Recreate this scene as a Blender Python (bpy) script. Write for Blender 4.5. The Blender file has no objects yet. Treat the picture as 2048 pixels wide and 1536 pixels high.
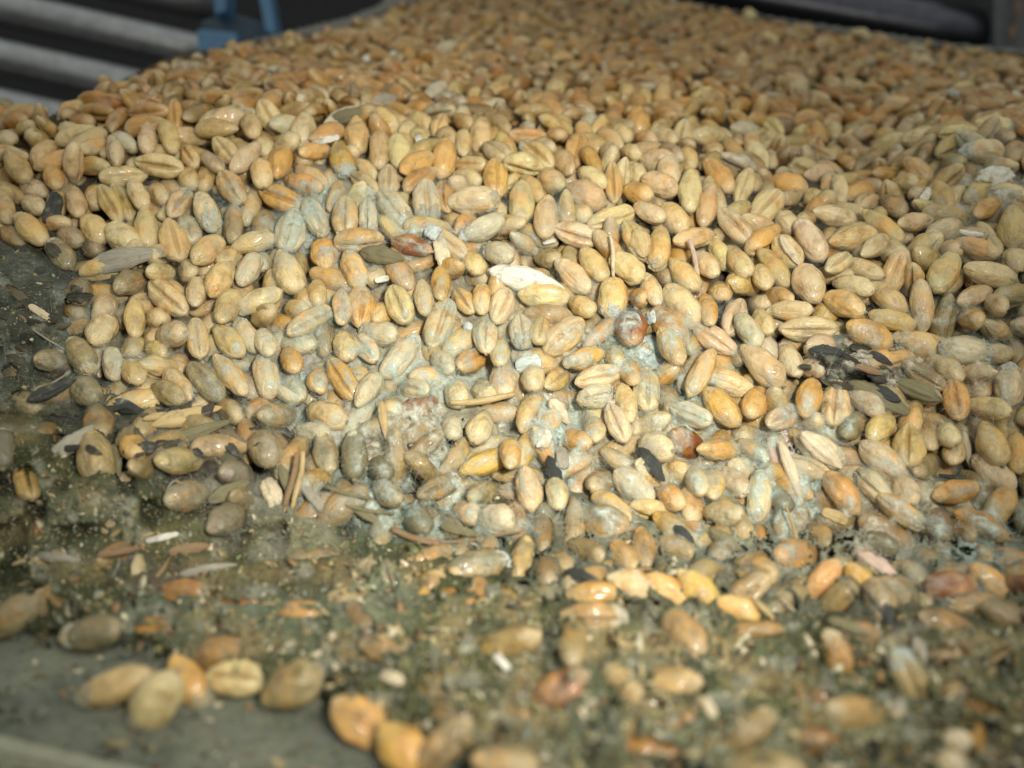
import bpy, bmesh, math, random
import numpy as np
from mathutils import Vector, Matrix, noise

SC = bpy.context.scene
# ------------------------------------------------------------------ camera, light, exposure
# one scene unit is one centimetre; the photograph is a close-up about 20 cm across
F = 1967.0                       # focal length in pixels of the 2048-pixel-wide photograph
PITCH = math.radians(16.0)
CT, ST = math.cos(PITCH), math.sin(PITCH)
CAM_H = 4.6
cam_d = bpy.data.cameras.new('camera')
cam = bpy.data.objects.new('camera', cam_d)
SC.collection.objects.link(cam)
cam.location = (0, 0, CAM_H)
cam.rotation_euler = (math.pi / 2 - PITCH, 0, 0)
cam_d.sensor_width = 36
cam_d.lens = F / 2048 * 36
cam_d.clip_start = 0.1
cam_d.clip_end = 500
cam_d.dof.use_dof = True
cam_d.dof.focus_distance = 12.4
cam_d.dof.aperture_fstop = 0.195
SC.camera = cam

world = bpy.data.worlds.new('World')
SC.world = world
world.use_nodes = True
bg = world.node_tree.nodes['Background']
_wn, _wl = world.node_tree.nodes, world.node_tree.links
_tc = _wn.new('ShaderNodeTexCoord')
_sp = _wn.new('ShaderNodeSeparateXYZ'); _wl.new(_tc.outputs['Generated'], _sp.inputs[0])
_mr = _wn.new('ShaderNodeMapRange')                 # ambient gradient shaped for top light: pale above, dim below
_mr.inputs['From Min'].default_value = -0.25; _mr.inputs['From Max'].default_value = 0.75
_mr.inputs['To Min'].default_value = 0.015; _mr.inputs['To Max'].default_value = 0.60
_wl.new(_sp.outputs[2], _mr.inputs['Value'])
bg.inputs['Color'].default_value = (0.94, 1.0, 0.96, 1)
_wl.new(_mr.outputs[0], bg.inputs['Strength'])

def area_light(name, loc, target, size, power, color):
    d = bpy.data.lights.new(name, 'AREA')
    d.shape = 'DISK'
    d.size = size
    d.energy = power
    d.color = color
    o = bpy.data.objects.new(name, d)
    SC.collection.objects.link(o)
    o.location = loc
    o.rotation_euler = (Vector(target) - Vector(loc)).to_track_quat('-Z', 'Y').to_euler()
    return o
# a weak soft fill light added above and right of the camera, and the lamp held beside the camera that brightens the middle of the heap
area_light('soft_fill_light', (6, 0.0, 11), (0, 13, 0), 6, 800, (1.0, 0.97, 0.84))
_sd = bpy.data.lights.new('camera_lamp', 'SPOT')
_sd.energy = 11200
_sd.color = (1.0, 0.975, 0.88)
_sd.spot_size = math.radians(56)
_sd.spot_blend = 1.0
_sd.shadow_soft_size = 0.6
_so = bpy.data.objects.new('camera_lamp', _sd)
SC.collection.objects.link(_so)
_so.location = (2.6, -0.9, 6.9)
_so.rotation_euler = (Vector((-0.2, 11.6, 1.5)) - Vector(_so.location)).to_track_quat('-Z', 'Y').to_euler()

SC.view_settings.view_transform = 'Standard'
SC.view_settings.look = 'None'
SC.view_settings.exposure = 0.22
SC.view_settings.gamma = 1.0
SC.view_settings.use_curve_mapping = False
SC.cycles.use_denoising = True
SC.cycles.max_bounces = 6
SC.cycles.use_adaptive_sampling = True

RNG = np.random.default_rng(7)
random.seed(7)

# ------------------------------------------------------------------ helpers
def P(px, py, D):
    X = (np.asarray(px) - 1024.0) / F * D
    Y = (768.0 - np.asarray(py)) / F * D
    return np.stack([X + 0 * D, D * CT + Y * ST, CAM_H - D * ST + Y * CT], -1)

def to_px(p):
    x, y, z = p[..., 0], p[..., 1], p[..., 2] - CAM_H
    D = y * CT - z * ST
    Y = y * ST + z * CT
    return 1024 + x / D * F, 768 - Y / D * F, D

CAM = np.array([0, 0, CAM_H])
RIGHT = np.array([1.0, 0, 0]); UP = np.array([0, ST, CT]); FWD = np.array([0, CT, -ST])

def unit(v):
    return v / max(1e-9, np.linalg.norm(v))

def link(name, me, mat=None, parent=None):
    o = bpy.data.objects.new(name, me)
    SC.collection.objects.link(o)
    if mat is not None and not me.materials:
        me.materials.append(mat)
    if parent is not None:
        o.parent = parent
    return o

def tag(o, label=None, cat=None, group=None, kind=None):
    if label: o['label'] = label
    if cat: o['category'] = cat
    if group: o['group'] = group
    if kind: o['kind'] = kind
    return o

def mesh_np(name, V, Q, smooth=True, attrs=None):
    """V (n,3), Q (m,4) or (m,3) faces."""
    me = bpy.data.meshes.new(name)
    n, m, k = len(V), len(Q), Q.shape[1]
    me.vertices.add(n)
    me.vertices.foreach_set('co', np.ascontiguousarray(V, np.float32).ravel())
    me.loops.add(m * k)
    me.loops.foreach_set('vertex_index', np.ascontiguousarray(Q, np.int32).ravel())
    me.polygons.add(m)
    me.polygons.foreach_set('loop_start', np.arange(0, m * k, k, dtype=np.int32))
    me.polygons.foreach_set('loop_total', np.full(m, k, np.int32))
    if smooth:
        me.polygons.foreach_set('use_smooth', np.ones(m, bool))
    for an, kind, data in (attrs or []):
        a = me.attributes.new(an, kind, 'POINT')
        a.data.foreach_set('color' if kind == 'FLOAT_COLOR' else 'vector', np.ascontiguousarray(data, np.float32).ravel())
    me.update()
    me.validate()
    return me

def in_poly(x, y, poly):
    x = np.asarray(x, float); y = np.asarray(y, float)
    inside = np.zeros(x.shape, bool)
    n = len(poly)
    for i in range(n):
        x1, y1 = poly[i]; x2, y2 = poly[(i + 1) % n]
        c = ((y1 > y) != (y2 > y)) & (x < (x2 - x1) * (y - y1) / (y2 - y1 + 1e-9) + x1)
        inside ^= c
    return inside

def blur(a, r, n=2):
    for _ in range(n):
        for ax in (0, 1):
            pad = [(0, 0), (0, 0)]; pad[ax] = (r + 1, r)
            c = np.cumsum(np.pad(a, pad, mode='edge'), axis=ax)
            k = 2 * r + 1
            a = (c[k:] - c[:-k]) / k if ax == 0 else (c[:, k:] - c[:, :-k]) / k
    return a

def vnoise(shape, cell, rng):
    """smooth value noise on a pixel grid."""
    h, w = shape
    g = rng.random((h // cell + 3, w // cell + 3))
    yy = np.arange(h) / cell; xx = np.arange(w) / cell
    y0 = yy.astype(int); x0 = xx.astype(int)
    fy = (yy - y0)[:, None]; fx = (xx - x0)[None]
    fy = fy * fy * (3 - 2 * fy); fx = fx * fx * (3 - 2 * fx)
    a = g[y0][:, x0]; b = g[y0][:, x0 + 1]; c = g[y0 + 1][:, x0]; d = g[y0 + 1][:, x0 + 1]
    return (a * (1 - fx) + b * fx) * (1 - fy) + (c * (1 - fx) + d * fx) * fy

# ------------------------------------------------------------------ the lie of the heap: depth over the view
GX0, GY0, CELL = -320, -80, 4
GW, GH = (2370 - GX0) // CELL, (1760 - GY0) // CELL
gx = GX0 + CELL * np.arange(GW); gy = GY0 + CELL * np.arange(GH)
GXX, GYY = np.meshgrid(gx, gy)

def board_depth(y, lift=0.0):
    return (CAM_H - lift) / (ST + CT * (y - 768) / F)

ROWS = [-100, 0, 50, 100, 150, 200, 250, 300, 350, 400, 500, 600, 700, 800, 900, 1000, 1050, 1100]
COLS = [-400, 0, 300, 600, 1000, 1400, 1700, 1920, 2450]
TAB = {
    1000: [34, 30, 25.5, 22, 19.3, 17.2, 15.5, 14.4, 13.9, 13.5, 13, 12.6, 12.2, 11.9, 11.5, 11, 10.8, 10.5],
    600:  [32, 28, 24.5, 21, 18, 15.4, 14.6, 14.2, 13.9, 13.6, 13, 12.6, 12.2, 11.8, 11.2, 10.7, 10.6, 10.4],
    300:  [30, 27, 24, 20.5, 18, 15.6, 14.6, 14.2, 13.9, 13.6, 13.1, 12.6, 12.1, 11.5, 10.7, 10.4, 10.3, 10.2],
    0:    [30, 27, 24, 22, 20, 18, 15.0, 14.2, 13.8, 13.5, 12.9, 12.1, 11.7, 11.2, 10.5, 10.3, 10.2, 10.1],
    -400: [30, 27, 24, 22, 20, 18, 15.6, 14.4, 13.8, 13.5, 12.9, 12.1, 11.7, 11.2, 10.5, 10.3, 10.2, 10.1],
    1400: [34, 30, 26, 22.5, 19.6, 17.6, 16.4, 15.0, 14.1, 13.6, 13, 12.6, 12.3, 12, 11.5, 11, 10.8, 10.5],
    1700: [34, 31, 27.5, 24.5, 22, 20.5, 19.0, 17.6, 15.8, 14.2, 12.9, 12.4, 12.2, 11.9, 11.4, 11, 10.8, 10.5],
    1920: [34, 31, 28, 25.5, 22.5, 18.5, 15.4, 14.4, 14.2, 13.6, 12.7, 12.3, 12.1, 11.7, 11.3, 10.9, 10.7, 10.5],
    2450: [34, 31, 28, 25.5, 22, 18.5, 15.0, 14.2, 13.8, 13.4, 12.7, 12.3, 12.1, 11.7, 11.3, 10.9, 10.7, 10.5],
}
rows_y = ROWS + [1150, 1200, 1250, 1300, 1400, 1536, 1800]
tab = np.array([TAB[c] + [board_depth(y, 0.12) for y in rows_y[len(ROWS):]] for c in COLS])   # (cols, rows)
cols_i = np.array([np.interp(gy, rows_y, tab[i]) for i in range(len(COLS))])                   # (cols, GH)
SURF = np.array([np.interp(gx, COLS, cols_i[:, j]) for j in range(GH)])
SURF = blur(SURF, 5, 2)
SURF *= 1 + 0.018 * (vnoise(SURF.shape, 26, RNG) - 0.5) * (GYY < 1080)
SURF = blur(SURF, 2, 1)

def samp(grid, px, py):
    i = np.clip((np.asarray(px) - GX0) / CELL, 0, GW - 1.001); j = np.clip((np.asarray(py) - GY0) / CELL, 0, GH - 1.001)
    i0 = i.astype(int); j0 = j.astype(int); fi = i - i0; fj = j - j0
    return (grid[j0, i0] * (1 - fi) + grid[j0, i0 + 1] * fi) * (1 - fj) + (grid[j0 + 1, i0] * (1 - fi) + grid[j0 + 1, i0 + 1] * fi) * fj

GP = P(GXX, GYY, SURF)
_dx = np.gradient(GP, axis=1); _dy = np.gradient(GP, axis=0)
GN = np.cross(_dy, _dx); GN /= np.linalg.norm(GN, axis=-1, keepdims=True)
_flip = (GN * (CAM - GP)).sum(-1) < 0
GN[_flip] *= -1

HEAP = [(-320, 262), (0, 212), (40, 224), (90, 246), (135, 228), (200, 192), (330, 128), (480, 98), (620, 78), (700, 62), (770, 32), (850, 4), (880, -60),
        (1330, -60), (1350, 14), (1480, 36), (1560, 52), (1700, 78), (1850, 98), (1950, 108), (2050, 118), (2370, 150), (2370, 1760), (-320, 1760)]
CRUST_EDGE = [(-320, 1235), (0, 1262), (150, 1290), (300, 1312), (450, 1335), (600, 1385), (760, 1450), (900, 1530), (1050, 1640), (1200, 1760), (2370, 1760), (2370, 1220),
              (2048, 1230), (1900, 1230), (1750, 1240), (1600, 1235), (1450, 1240), (1300, 1235), (1180, 1220), (1080, 1190), (960, 1150), (880, 1110), (700, 1040), (520, 1010), (300, 960), (150, 880), (60, 830), (-320, 800)]
# ------------------------------------------------------------------ materials
def new_mat(name):
    m = bpy.data.materials.new(name)
    m.use_nodes = True
    nt = m.node_tree
    return m, nt, nt.nodes, nt.links, nt.nodes['Principled BSDF']

def N(nodes, t, **kw):
    n = nodes.new(t)
    for k, v in kw.items():
        if k.startswith('in_'):
            n.inputs[k[3:]].default_value = v
        else:
            setattr(n, k, v)
    return n

def mixc(nodes, links, fac, a, b, mode='MIX'):
    n = nodes.new('ShaderNodeMix'); n.data_type = 'RGBA'; n.blend_type = mode
    for sock, v in ((0, fac), (6, a), (7, b)):
        if isinstance(v, (int, float)): n.inputs[sock].default_value = v
        elif isinstance(v, tuple): n.inputs[sock].default_value = v
        else: links.new(v, n.inputs[sock])
    return n.outputs[2]

def ramp(nodes, links, src, pts):
    r = nodes.new('ShaderNodeValToRGB')
    el = r.color_ramp.elements
    while len(el) < len(pts): el.new(0.5)
    for e, (p, c) in zip(el, pts):
        e.position = p; e.color = c if isinstance(c, tuple) else (c, c, c, 1)
    links.new(src, r.inputs[0])
    return r.outputs[0]

def grain_material(name, per_object, dustc=(0.45, 0.41, 0.28, 1), lo=0.80, hi=1.15, top=0.8):
    """Husked wheat skin: tint, fine wrinkles along the length, pale ends, dusting of mould, dark specks."""
    m, nt, nodes, links, bsdf = new_mat(name)
    lp = N(nodes, 'ShaderNodeAttribute', attribute_name='lp')
    if per_object:
        oi = N(nodes, 'ShaderNodeObjectInfo')
        tint, dust = oi.outputs['Color'], oi.outputs['Alpha']
    else:
        at = N(nodes, 'ShaderNodeAttribute', attribute_name='tint')
        tint, dust = at.outputs['Color'], at.outputs['Alpha']
    geo = N(nodes, 'ShaderNodeNewGeometry')
    sep = N(nodes, 'ShaderNodeSeparateXYZ'); links.new(lp.outputs['Vector'], sep.inputs[0])
    # blotches across neighbouring grains
    n1 = N(nodes, 'ShaderNodeTexNoise', in_Scale=5.0, in_Detail=4.0, in_Roughness=0.6); links.new(geo.outputs['Position'], n1.inputs['Vector'])
    v1 = ramp(nodes, links, n1.outputs[0], [(0.28, (0.58, 0.48, 0.36, 1)), (0.5, (1, 1, 1, 1)), (0.72, (1.14, 1.10, 1.02, 1))])
    col = mixc(nodes, links, 1.0, tint, v1, 'MULTIPLY')
    # the two ends are paler
    ax = N(nodes, 'ShaderNodeMath', operation='ABSOLUTE'); links.new(sep.outputs[0], ax.inputs[0])
    ends = ramp(nodes, links, ax.outputs[0], [(0.55, 0.0), (0.98, 0.55)])
    col = mixc(nodes, links, ends, col, (0.56, 0.45, 0.27, 1))
    # warm waxy patches in the middle of the back
    n2 = N(nodes, 'ShaderNodeTexNoise', in_Scale=3.1, in_Detail=2.0); links.new(geo.outputs['Position'], n2.inputs['Vector'])
    w2 = ramp(nodes, links, n2.outputs[0], [(0.50, 0.0), (0.66, 0.5)])
    mid = ramp(nodes, links, ax.outputs[0], [(0.25, 1.0), (0.75, 0.0)])
    mm = N(nodes, 'ShaderNodeMath', operation='MULTIPLY'); links.new(w2, mm.inputs[0]); links.new(mid, mm.inputs[1])
    col = mixc(nodes, links, mm.outputs[0], col, (0.56, 0.27, 0.065, 1))
    # brown stain in the crease
    at2 = N(nodes, 'ShaderNodeAttribute', attribute_name='crease')
    sp2 = N(nodes, 'ShaderNodeSeparateXYZ'); links.new(at2.outputs['Vector'], sp2.inputs[0])
    cr = ramp(nodes, links, sp2.outputs[0], [(0.45, 0.0), (1.0, 0.5)])
    col = mixc(nodes, links, cr, col, (0.26, 0.13, 0.045, 1))
    # dusting of pale mould
    n3 = N(nodes, 'ShaderNodeTexNoise', in_Scale=7.0, in_Detail=6.0, in_Roughness=0.68); links.new(geo.outputs['Position'], n3.inputs['Vector'])
    th = N(nodes, 'ShaderNodeMath', operation='ADD'); links.new(n3.outputs[0], th.inputs[0]); links.new(dust, th.inputs[1])
    d3 = ramp(nodes, links, th.outputs[0], [(lo, 0.0), (hi, top)])
    col = mixc(nodes, links, d3, col, dustc)
    # specks
    n4 = N(nodes, 'ShaderNodeTexNoise', in_Scale=26.0, in_Detail=2.0); links.new(geo.outputs['Position'], n4.inputs['Vector'])
    s4 = ramp(nodes, links, n4.outputs[0], [(0.68, 0.0), (0.76, 0.7)])
    col = mixc(nodes, links, s4, col, (0.12, 0.07, 0.03, 1))
    links.new(col, bsdf.inputs['Base Color'])
    rr = N(nodes, 'ShaderNodeMath', operation='MULTIPLY_ADD'); links.new(n3.outputs[0], rr.inputs[0]); rr.inputs[1].default_value = 0.55; rr.inputs[2].default_value = 0.12
    links.new(rr.outputs[0], bsdf.inputs['Roughness'])
    bsdf.inputs['Specular IOR Level'].default_value = 0.42
    bsdf.inputs['Coat Weight'].default_value = 0.17
    bsdf.inputs['Coat Roughness'].default_value = 0.11
    bsdf.inputs['Subsurface Weight'].default_value = 0.18
    bsdf.inputs['Subsurface Radius'].default_value = (0.12, 0.06, 0.025)
    bsdf.inputs['Subsurface Scale'].default_value = 1.0
    # wrinkles along the grain
    mp = N(nodes, 'ShaderNodeMapping'); mp.inputs['Scale'].default_value = (1.3, 9, 9); links.new(lp.outputs['Vector'], mp.inputs[0])
    n5 = N(nodes, 'ShaderNodeTexNoise', in_Scale=1.6, in_Detail=4.0, in_Distortion=0.6); links.new(mp.outputs[0], n5.inputs['Vector'])
    n6 = N(nodes, 'ShaderNodeTexNoise', in_Scale=11.0, in_Detail=4.0); links.new(geo.outputs['Position'], n6.inputs['Vector'])
    ad = N(nodes, 'ShaderNodeMath', operation='MULTIPLY_ADD'); links.new(n5.outputs[0], ad.inputs[0]); ad.inputs[1].default_value = 0.6; links.new(n6.outputs[0], ad.inputs[2])
    bp = N(nodes, 'ShaderNodeBump', in_Strength=0.75, in_Distance=0.035); links.new(ad.outputs[0], bp.inputs['Height'])
    links.new(bp.outputs[0], bsdf.inputs['Normal'])
    return m

M_GRAIN = grain_material('wheat_skin', True)
M_HEAP = grain_material('wheat_skin_heap', False)
M_DIRTY = grain_material('dirty_wheat_skin', True, (0.115, 0.108, 0.062, 1), 0.46, 0.96, 0.92)
M_HEAP_DIRTY = grain_material('dirty_wheat_skin_heap', False, (0.115, 0.108, 0.062, 1), 0.46, 0.96, 0.92)

def fuzzy_material(name, per_object=False, rough=1.0, bump=0.6, bscale=14.0, base=None, attr=None, var=0.35, spots=None, dist=0.05):
    m, nt, nodes, links, bsdf = new_mat(name)
    geo = N(nodes, 'ShaderNodeNewGeometry')
    n1 = N(nodes, 'ShaderNodeTexNoise', in_Scale=bscale, in_Detail=8.0, in_Roughness=0.7); links.new(geo.outputs['Position'], n1.inputs['Vector'])
    v = ramp(nodes, links, n1.outputs[0], [(0.25, 1 - var), (0.5, 1.0), (0.78, 1 + var)])
    if attr:
        src = N(nodes, 'ShaderNodeAttribute', attribute_name=attr).outputs['Color']
    elif per_object:
        src = N(nodes, 'ShaderNodeObjectInfo').outputs['Color']
    else:
        rgb = N(nodes, 'ShaderNodeRGB'); rgb.outputs[0].default_value = base; src = rgb.outputs[0]
    col = mixc(nodes, links, 1.0, src, v, 'MULTIPLY')
    if spots:
        for sc, lo, hi, c, am in spots:
            ns = N(nodes, 'ShaderNodeTexNoise', in_Scale=sc, in_Detail=3.0); links.new(geo.outputs['Position'], ns.inputs['Vector'])
            f = ramp(nodes, links, ns.outputs[0], [(lo, 0.0), (hi, am)])
            col = mixc(nodes, links, f, col, c)
    links.new(col, bsdf.inputs['Base Color'])
    bsdf.inputs['Roughness'].default_value = rough
    bsdf.inputs['Specular IOR Level'].default_value = 0.25
    bp = N(nodes, 'ShaderNodeBump', in_Strength=bump, in_Distance=dist); links.new(n1.outputs[0], bp.inputs['Height'])
    links.new(bp.outputs[0], bsdf.inputs['Normal'])
    return m

M_MOULD = fuzzy_material('mould_fuzz', attr='tint', bump=0.65, bscale=11.0, var=0.4,
                         spots=[(19, 0.62, 0.72, (0.30, 0.27, 0.13, 1), 0.6), (31, 0.64, 0.72, (0.035, 0.035, 0.028, 1), 0.7), (37, 0.66, 0.74, (0.55, 0.5, 0.36, 1), 0.6)])
M_CRUMB = fuzzy_material('dust_crumb', attr='tint', bump=0.3, bscale=20.0, var=0.3, rough=0.32)
M_CAP = fuzzy_material('mould_cap', per_object=True, bump=0.9, bscale=16.0, var=0.25, spots=[(7.0, 0.46, 0.62, (0.43, 0.33, 0.165, 1), 0.85), (33.0, 0.62, 0.72, (0.12, 0.10, 0.06, 1), 0.5)])
M_THREAD = fuzzy_material('mould_thread', attr='tint', bump=0.0, bscale=3.0, var=0.15)
M_BOARD = fuzzy_material('grey_board', base=(0.118, 0.126, 0.096, 1), bump=0.25, bscale=9.0, var=0.3, rough=0.85,
                         spots=[(1.1, 0.42, 0.66, (0.20, 0.20, 0.145, 1), 0.7), (3.4, 0.52, 0.66, (0.065, 0.07, 0.05, 1), 0.6), (17, 0.6, 0.72, (0.22, 0.21, 0.15, 1), 0.6), (23, 0.62, 0.72, (0.05, 0.055, 0.045, 1), 0.6)])
M_RIM = fuzzy_material('pale_batten', base=(0.27, 0.265, 0.19, 1), bump=0.25, bscale=7.0, var=0.25, rough=0.85)
M_PLATE = fuzzy_material('dusty_plate', base=(0.16, 0.15, 0.13, 1), bump=0.2, bscale=4.0, var=0.25, rough=0.7)

def husk_material():
    m, nt, nodes, links, bsdf = new_mat('dry_husk')
    oi = N(nodes, 'ShaderNodeObjectInfo')
    lp = N(nodes, 'ShaderNodeAttribute', attribute_name='lp')
    mp = N(nodes, 'ShaderNodeMapping'); mp.inputs['Scale'].default_value = (1.0, 10, 1); links.new(lp.outputs['Vector'], mp.inputs[0])
    n1 = N(nodes, 'ShaderNodeTexNoise', in_Scale=2.2, in_Detail=5.0); links.new(mp.outputs[0], n1.inputs['Vector'])
    v = ramp(nodes, links, n1.outputs[0], [(0.3, (0.62, 0.58, 0.5, 1)), (0.55, (1, 1, 1, 1)), (0.75, (1.2, 1.18, 1.12, 1))])
    col = mixc(nodes, links, 1.0, oi.outputs['Color'], v, 'MULTIPLY')
    geo = N(nodes, 'ShaderNodeNewGeometry')
    n2 = N(nodes, 'ShaderNodeTexNoise', in_Scale=9, in_Detail=6.0); links.new(geo.outputs['Position'], n2.inputs['Vector'])
    f = ramp(nodes, links, n2.outputs[0], [(0.56, 0.0), (0.72, 0.6)])
    col = mixc(nodes, links, f, col, (0.16, 0.14, 0.09, 1))
    links.new(col, bsdf.inputs['Base Color'])
    bsdf.inputs['Roughness'].default_value = 0.6
    bp = N(nodes, 'ShaderNodeBump', in_Strength=0.6, in_Distance=0.02); links.new(n1.outputs[0], bp.inputs['Height'])
    links.new(bp.outputs[0], bsdf.inputs['Normal'])
    return m
M_HUSK = husk_material()

def plain_metal(name, base, rough, metallic=0.0, bscale=3.0, var=0.35, streak=None):
    m = fuzzy_material(name, base=base, bump=0.12, bscale=bscale, var=var, rough=rough)
    b = m.node_tree.nodes['Principled BSDF']
    b.inputs['Metallic'].default_value = metallic
    b.inputs['Specular IOR Level'].default_value = 0.5
    return m

def veil_material():
    m, nt, nodes, links, bsdf = new_mat('mould_veil')
    at = N(nodes, 'ShaderNodeAttribute', attribute_name='tint')
    geo = N(nodes, 'ShaderNodeNewGeometry')
    n1 = N(nodes, 'ShaderNodeTexNoise', in_Scale=9.0, in_Detail=8.0, in_Roughness=0.75); links.new(geo.outputs['Position'], n1.inputs['Vector'])
    f = ramp(nodes, links, n1.outputs[0], [(0.36, 0.0), (0.62, 1.0)])
    mu = N(nodes, 'ShaderNodeMath', operation='MULTIPLY', use_clamp=True); links.new(f, mu.inputs[0]); links.new(at.outputs['Alpha'], mu.inputs[1])
    v = ramp(nodes, links, n1.outputs[0], [(0.3, (0.8, 0.8, 0.78, 1)), (0.7, (1.15, 1.15, 1.15, 1))])
    col = mixc(nodes, links, 1.0, at.outputs['Color'], v, 'MULTIPLY')
    links.new(col, bsdf.inputs['Base Color'])
    links.new(mu.outputs[0], bsdf.inputs['Alpha'])
    bsdf.inputs['Roughness'].default_value = 0.9
    bsdf.inputs['Specular IOR Level'].default_value = 0.2
    bp = N(nodes, 'ShaderNodeBump', in_Strength=0.5, in_Distance=0.03); links.new(n1.outputs[0], bp.inputs['Height'])
    links.new(bp.outputs[0], bsdf.inputs['Normal'])
    return m
M_VEIL = veil_material()
# ------------------------------------------------------------------ far background: rack of pipes, blue clip, dark beam and post
def tube_mesh(name, pts, rad, seg=20, taper=None):
    pts = [np.array(p, float) for p in pts]
    V = []; Q = []
    for i, p in enumerate(pts):
        t = unit(pts[min(i + 1, len(pts) - 1)] - pts[max(i - 1, 0)])
        a = unit(np.cross(t, [0.13, 0.31, 0.94])); b = np.cross(t, a)
        r = rad * (taper[i] if taper else 1.0)
        for k in range(seg):
            th = 2 * math.pi * k / seg
            V.append(p + r * (a * math.cos(th) + b * math.sin(th)))
    for i in range(len(pts) - 1):
        for k in range(seg):
            Q.append((i * seg + k, i * seg + (k + 1) % seg, (i + 1) * seg + (k + 1) % seg, (i + 1) * seg + k))
    n = len(V)
    V.append(pts[0]); V.append(pts[-1])
    for k in range(seg):
        Q.append((n, (k + 1) % seg, k, k))
        e = (len(pts) - 1) * seg
        Q.append((n + 1, e + k, e + (k + 1) % seg, e + (k + 1) % seg))
    bm = bmesh.new()
    bv = [bm.verts.new(v) for v in V]
    for q in Q:
        q2 = []
        for i in q:
            if i not in q2: q2.append(i)
        f = bm.faces.new([bv[i] for i in q2]); f.smooth = len(q2) == 4
    bmesh.ops.recalc_face_normals(bm, faces=bm.faces)
    me = bpy.data.meshes.new(name); bm.to_mesh(me); bm.free()
    return me

def prism_px(name, poly, D, thick, bevel=0.06):
    """a solid bar with this outline, facing the viewer at depth D, extended backwards."""
    bm = bmesh.new()
    fr = [bm.verts.new(P(x, y, np.float64(D))) for x, y in poly]
    bk = [bm.verts.new(Vector(P(x, y, np.float64(D))) + Vector(FWD * thick)) for x, y in poly]
    bm.faces.new(fr); bm.faces.new(bk[::-1])
    n = len(poly)
    for i in range(n):
        bm.faces.new((fr[i], bk[i], bk[(i + 1) % n], fr[(i + 1) % n]))
    bmesh.ops.recalc_face_normals(bm, faces=bm.faces)
    if bevel:
        bmesh.ops.bevel(bm, geom=list(bm.edges), offset=bevel, segments=2, affect='EDGES', profile=0.6)
    me = bpy.data.meshes.new(name); bm.to_mesh(me); bm.free()
    return me

M_PIPE = plain_metal('grey_pipe_metal', (0.31, 0.31, 0.31, 1), 0.40, 0.75)
M_BLACK = plain_metal('black_paint', (0.075, 0.075, 0.088, 1), 0.30, 0.9)
M_DARK = plain_metal('dark_grey_paint', (0.07, 0.071, 0.075, 1), 0.5, 0.0)
M_BLUE = plain_metal('blue_plastic', (0.07, 0.165, 0.29, 1), 0.45, 0.0, var=0.15)
M_NAVY = plain_metal('dark_blue_plastic', (0.025, 0.05, 0.078, 1), 0.5)
M_RUST = plain_metal('rusty_cord', (0.20, 0.12, 0.075, 1), 0.9, bscale=6.0)
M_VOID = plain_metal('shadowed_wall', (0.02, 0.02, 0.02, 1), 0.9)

pipe_lab = ['grey pipe lowest in the rack behind the heap', 'grey pipe second from the bottom of the rack', 'grey pipe third from the bottom running to the blue clip',
            'grey pipe at the top of the rack beside the blue clip']
for k in range(4):
    yc = 212 - 98 * k
    D = 31.0 + 0.5 * k
    a = P(-420, yc - 0.218 * 420, np.float64(D - 2.5)); b = P(640 if k < 3 else 420, yc + 0.218 * (640 if k < 3 else 420), np.float64(D + 2.5))
    r = 34 / F * D
    me = tube_mesh('pipe', [a + (b - a) * t for t in np.linspace(0, 1, 9)], r, 28)
    o = link('grey_pipe', me, M_PIPE)
    tag(o, pipe_lab[k], 'pipe', 'grey pipes in the rack behind the heap')
    ring = a + (b - a) * 0.985
    link('pipe_end', tube_mesh('pipe_end', [ring, b + (b - a) * 0.004], r * 1.04, 28), M_DARK, o)
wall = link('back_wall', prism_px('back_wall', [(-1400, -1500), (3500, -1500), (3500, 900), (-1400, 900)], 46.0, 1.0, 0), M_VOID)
tag(wall, kind='structure')

e = bpy.data.objects.new('blue_clip', None); SC.collection.objects.link(e); e.location = (0, 0, 0)
tag(e, 'blue plastic clip standing at the end of the grey pipes', 'clip')
link('base', prism_px('base', [(390, 56), (476, 64), (470, 150), (402, 150)], 27.5, 1.2, 0.12), M_BLUE, e)
link('side_arm', prism_px('side_arm', [(420, -60), (455, -60), (452, 22), (428, 30)], 28.0, 1.0, 0.1), M_BLUE, e)
link('side_arm', prism_px('side_arm', [(505, -60), (532, -60), (552, 66), (530, 66)], 27.3, 1.0, 0.1), M_BLUE, e)
link('socket', prism_px('socket', [(402, 38), (470, 24), (545, 50), (548, 90), (400, 80)], 28.6, 1.4, 0.12), M_NAVY, e)

a = P(1180, -62, np.float64(35.0)); b = P(2004, 82, np.float64(33.0))
bar = link('black_bar', tube_mesh('black_bar', [a + (b - a) * t for t in np.linspace(0, 1, 7)], 0.86, 28), M_BLACK)
tag(bar, 'glossy black bar running behind the far edge of the heap', 'bar')
post = link('dark_post', prism_px('dark_post', [(1984, -220), (2330, -220), (2330, 190), (1990, 150)], 32.0, 1.5, 0.15), M_DARK)
tag(post, 'dark grey upright post at the end of the black bar', 'post')
cord = link('rusty_cord', tube_mesh('rusty_cord', [P(2046 - 3 * i + 4 * math.sin(i * 1.9), -40 + 17 * i, np.float64(31.7)) for i in range(11)], 0.085, 10,
            [1 + 0.4 * math.sin(i * 2.3) for i in range(11)]), M_RUST)
tag(cord, 'thin rusty brown cord hanging in front of the dark post', 'cord')

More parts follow.
